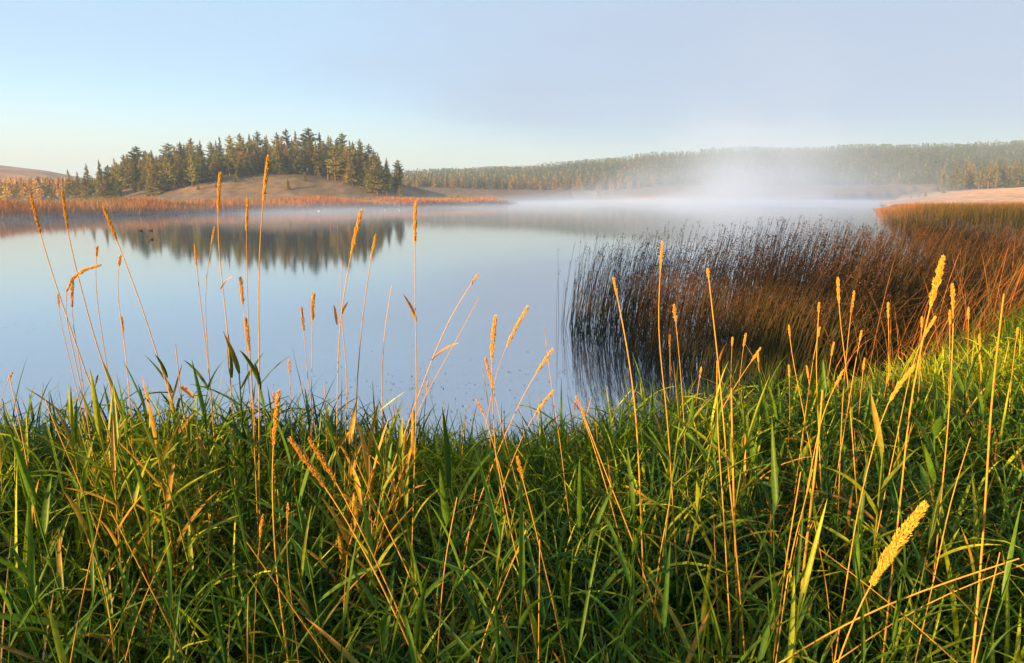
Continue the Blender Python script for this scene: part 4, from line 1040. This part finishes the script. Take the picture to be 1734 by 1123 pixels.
for i, px in enumerate(spread(12, 0, 700)):
    leafy_shoot('leafy shoot at the left shore against the water, %s from the left' % ORD[i], px, 700 + random.uniform(-20, 60), random.uniform(2.1, 3.2), random.randint(5, 7), random.uniform(9, 14), random.choice('ggyyg'), 'shoots along the left shore', seed=sd_, lean=random.uniform(-.15, .2)); sd_ += 1

# ------------------------------------------------------------------ water birds and floating weed
def water_bird(label, px, py, size, body, head, rot, group=None):
    Y = CAM_Z * FPX * CP ** 2 / (py - HORIZON) * 1.0
    for _ in range(20):                                  # meet the water plane exactly
        Y -= at(px, py, Y)[2] / (at(px, py, Y + .1)[2] - at(px, py, Y)[2]) * .1
    p = at(px, py, Y); p[2] = 0
    e = link('water_bird', None, loc=p, rot=(0, 0, rot)); e.empty_display_size = .1
    tag(e, label, 'bird', group)
    def loft(rows, c, nm):
        m = 10; a = np.linspace(0, 2 * math.pi, m, endpoint=False)
        V = np.concatenate([np.stack([np.full(m, x), np.cos(a) * ry, z + np.sin(a) * rz], 1) for x, z, ry, rz in rows]) * size
        F = np.array([[i * m + j, i * m + (j + 1) % m, (i + 1) * m + (j + 1) % m, (i + 1) * m + j] for i in range(len(rows) - 1) for j in range(m)])
        return link(nm, mesh_np(nm, V, F, np.tile(c, (len(V), 1)), M_BIRD), e)
    loft([(-.55, .20, .005, .005), (-.42, .16, .07, .05), (-.2, .09, .17, .13), (.05, .07, .19, .16), (.28, .08, .14, .14), (.38, .12, .05, .07), (.42, .14, .005, .005)], body, 'body')
    loft([(.28, .12, .06, .08), (.33, .26, .05, .05), (.36, .33, .07, .07), (.43, .36, .075, .07), (.50, .35, .05, .045), (.53, .34, .02, .015), (.64, .32, .02, .008), (.66, .32, .002, .002)], head, 'head')
    return e
DK = np.array([.04, .035, .03]); WH = np.array([.75, .72, .66])
water_bird('small dark duck swimming before the reflection of the knoll', 255, 406, .42, DK, DK, 2.9)
water_bird('tiny dark bird on the misty water, left one behind the duck', 238, 391, .32, DK, DK, .3)
water_bird('tiny dark bird on the misty water, right one behind the duck', 255, 391, .32, DK, DK, .2)
for i, (px, py) in enumerate([(540, 358), (652, 356), (676, 356)]):
    water_bird(['pale bird on the water along the rusty shore, left one of three', 'pale bird on the water along the rusty shore, middle one of three', 'pale bird on the water along the rusty shore, right one of three'][i], px, py, .36, WH, WH, 3.0 + i)

r = np.random.default_rng(77)
wp = []
for (px, py, sx_, sy_, n) in [(60, 545, 50, 12, 50), (20, 550, 25, 4, 20), (780, 665, 110, 25, 160), (600, 620, 90, 40, 70), (700, 655, 60, 6, 40), (480, 720, 120, 15, 150), (900, 590, 60, 40, 70), (250, 515, 60, 10, 40), (420, 480, 200, 30, 60), (690, 530, 250, 60, 60)]:
    X, Yp = r.normal(px, sx_, n), r.normal(py, sy_, n)
    for a, b in zip(X, Yp):
        if b < 440: continue
        u, v = (a - CX) / FPX, (CY - b) / FPX
        s = -CAM_Z / (v * CP - SP)
        wp.append((u * s, s * (v * SP + CP), 0.005))
wp = np.array(wp); n = len(wp)
a = np.linspace(0, 2 * math.pi, 6, endpoint=False)
sz = r.uniform(.003, .011, (n, 1)); st_ = r.uniform(.25, 1, (n, 1)); ro = r.uniform(0, 3.14, (n, 1))
ex, ey = np.cos(a)[None] * sz * 1.6, np.sin(a)[None] * sz * st_
V = np.stack([wp[:, 0:1] + ex * np.cos(ro) - ey * np.sin(ro), wp[:, 1:2] + ex * np.sin(ro) + ey * np.cos(ro), np.full((n, 6), .006)], -1)
F = np.arange(n * 6).reshape(n, 6)
tag(link('floating_weed', mesh_np('floating_weed', V, F, np.tile([[.05, .05, .03]], (n * 6, 1)), M_WEED, False)), 'dark specks of weed floating on the near water', 'weed', None, 'stuff')
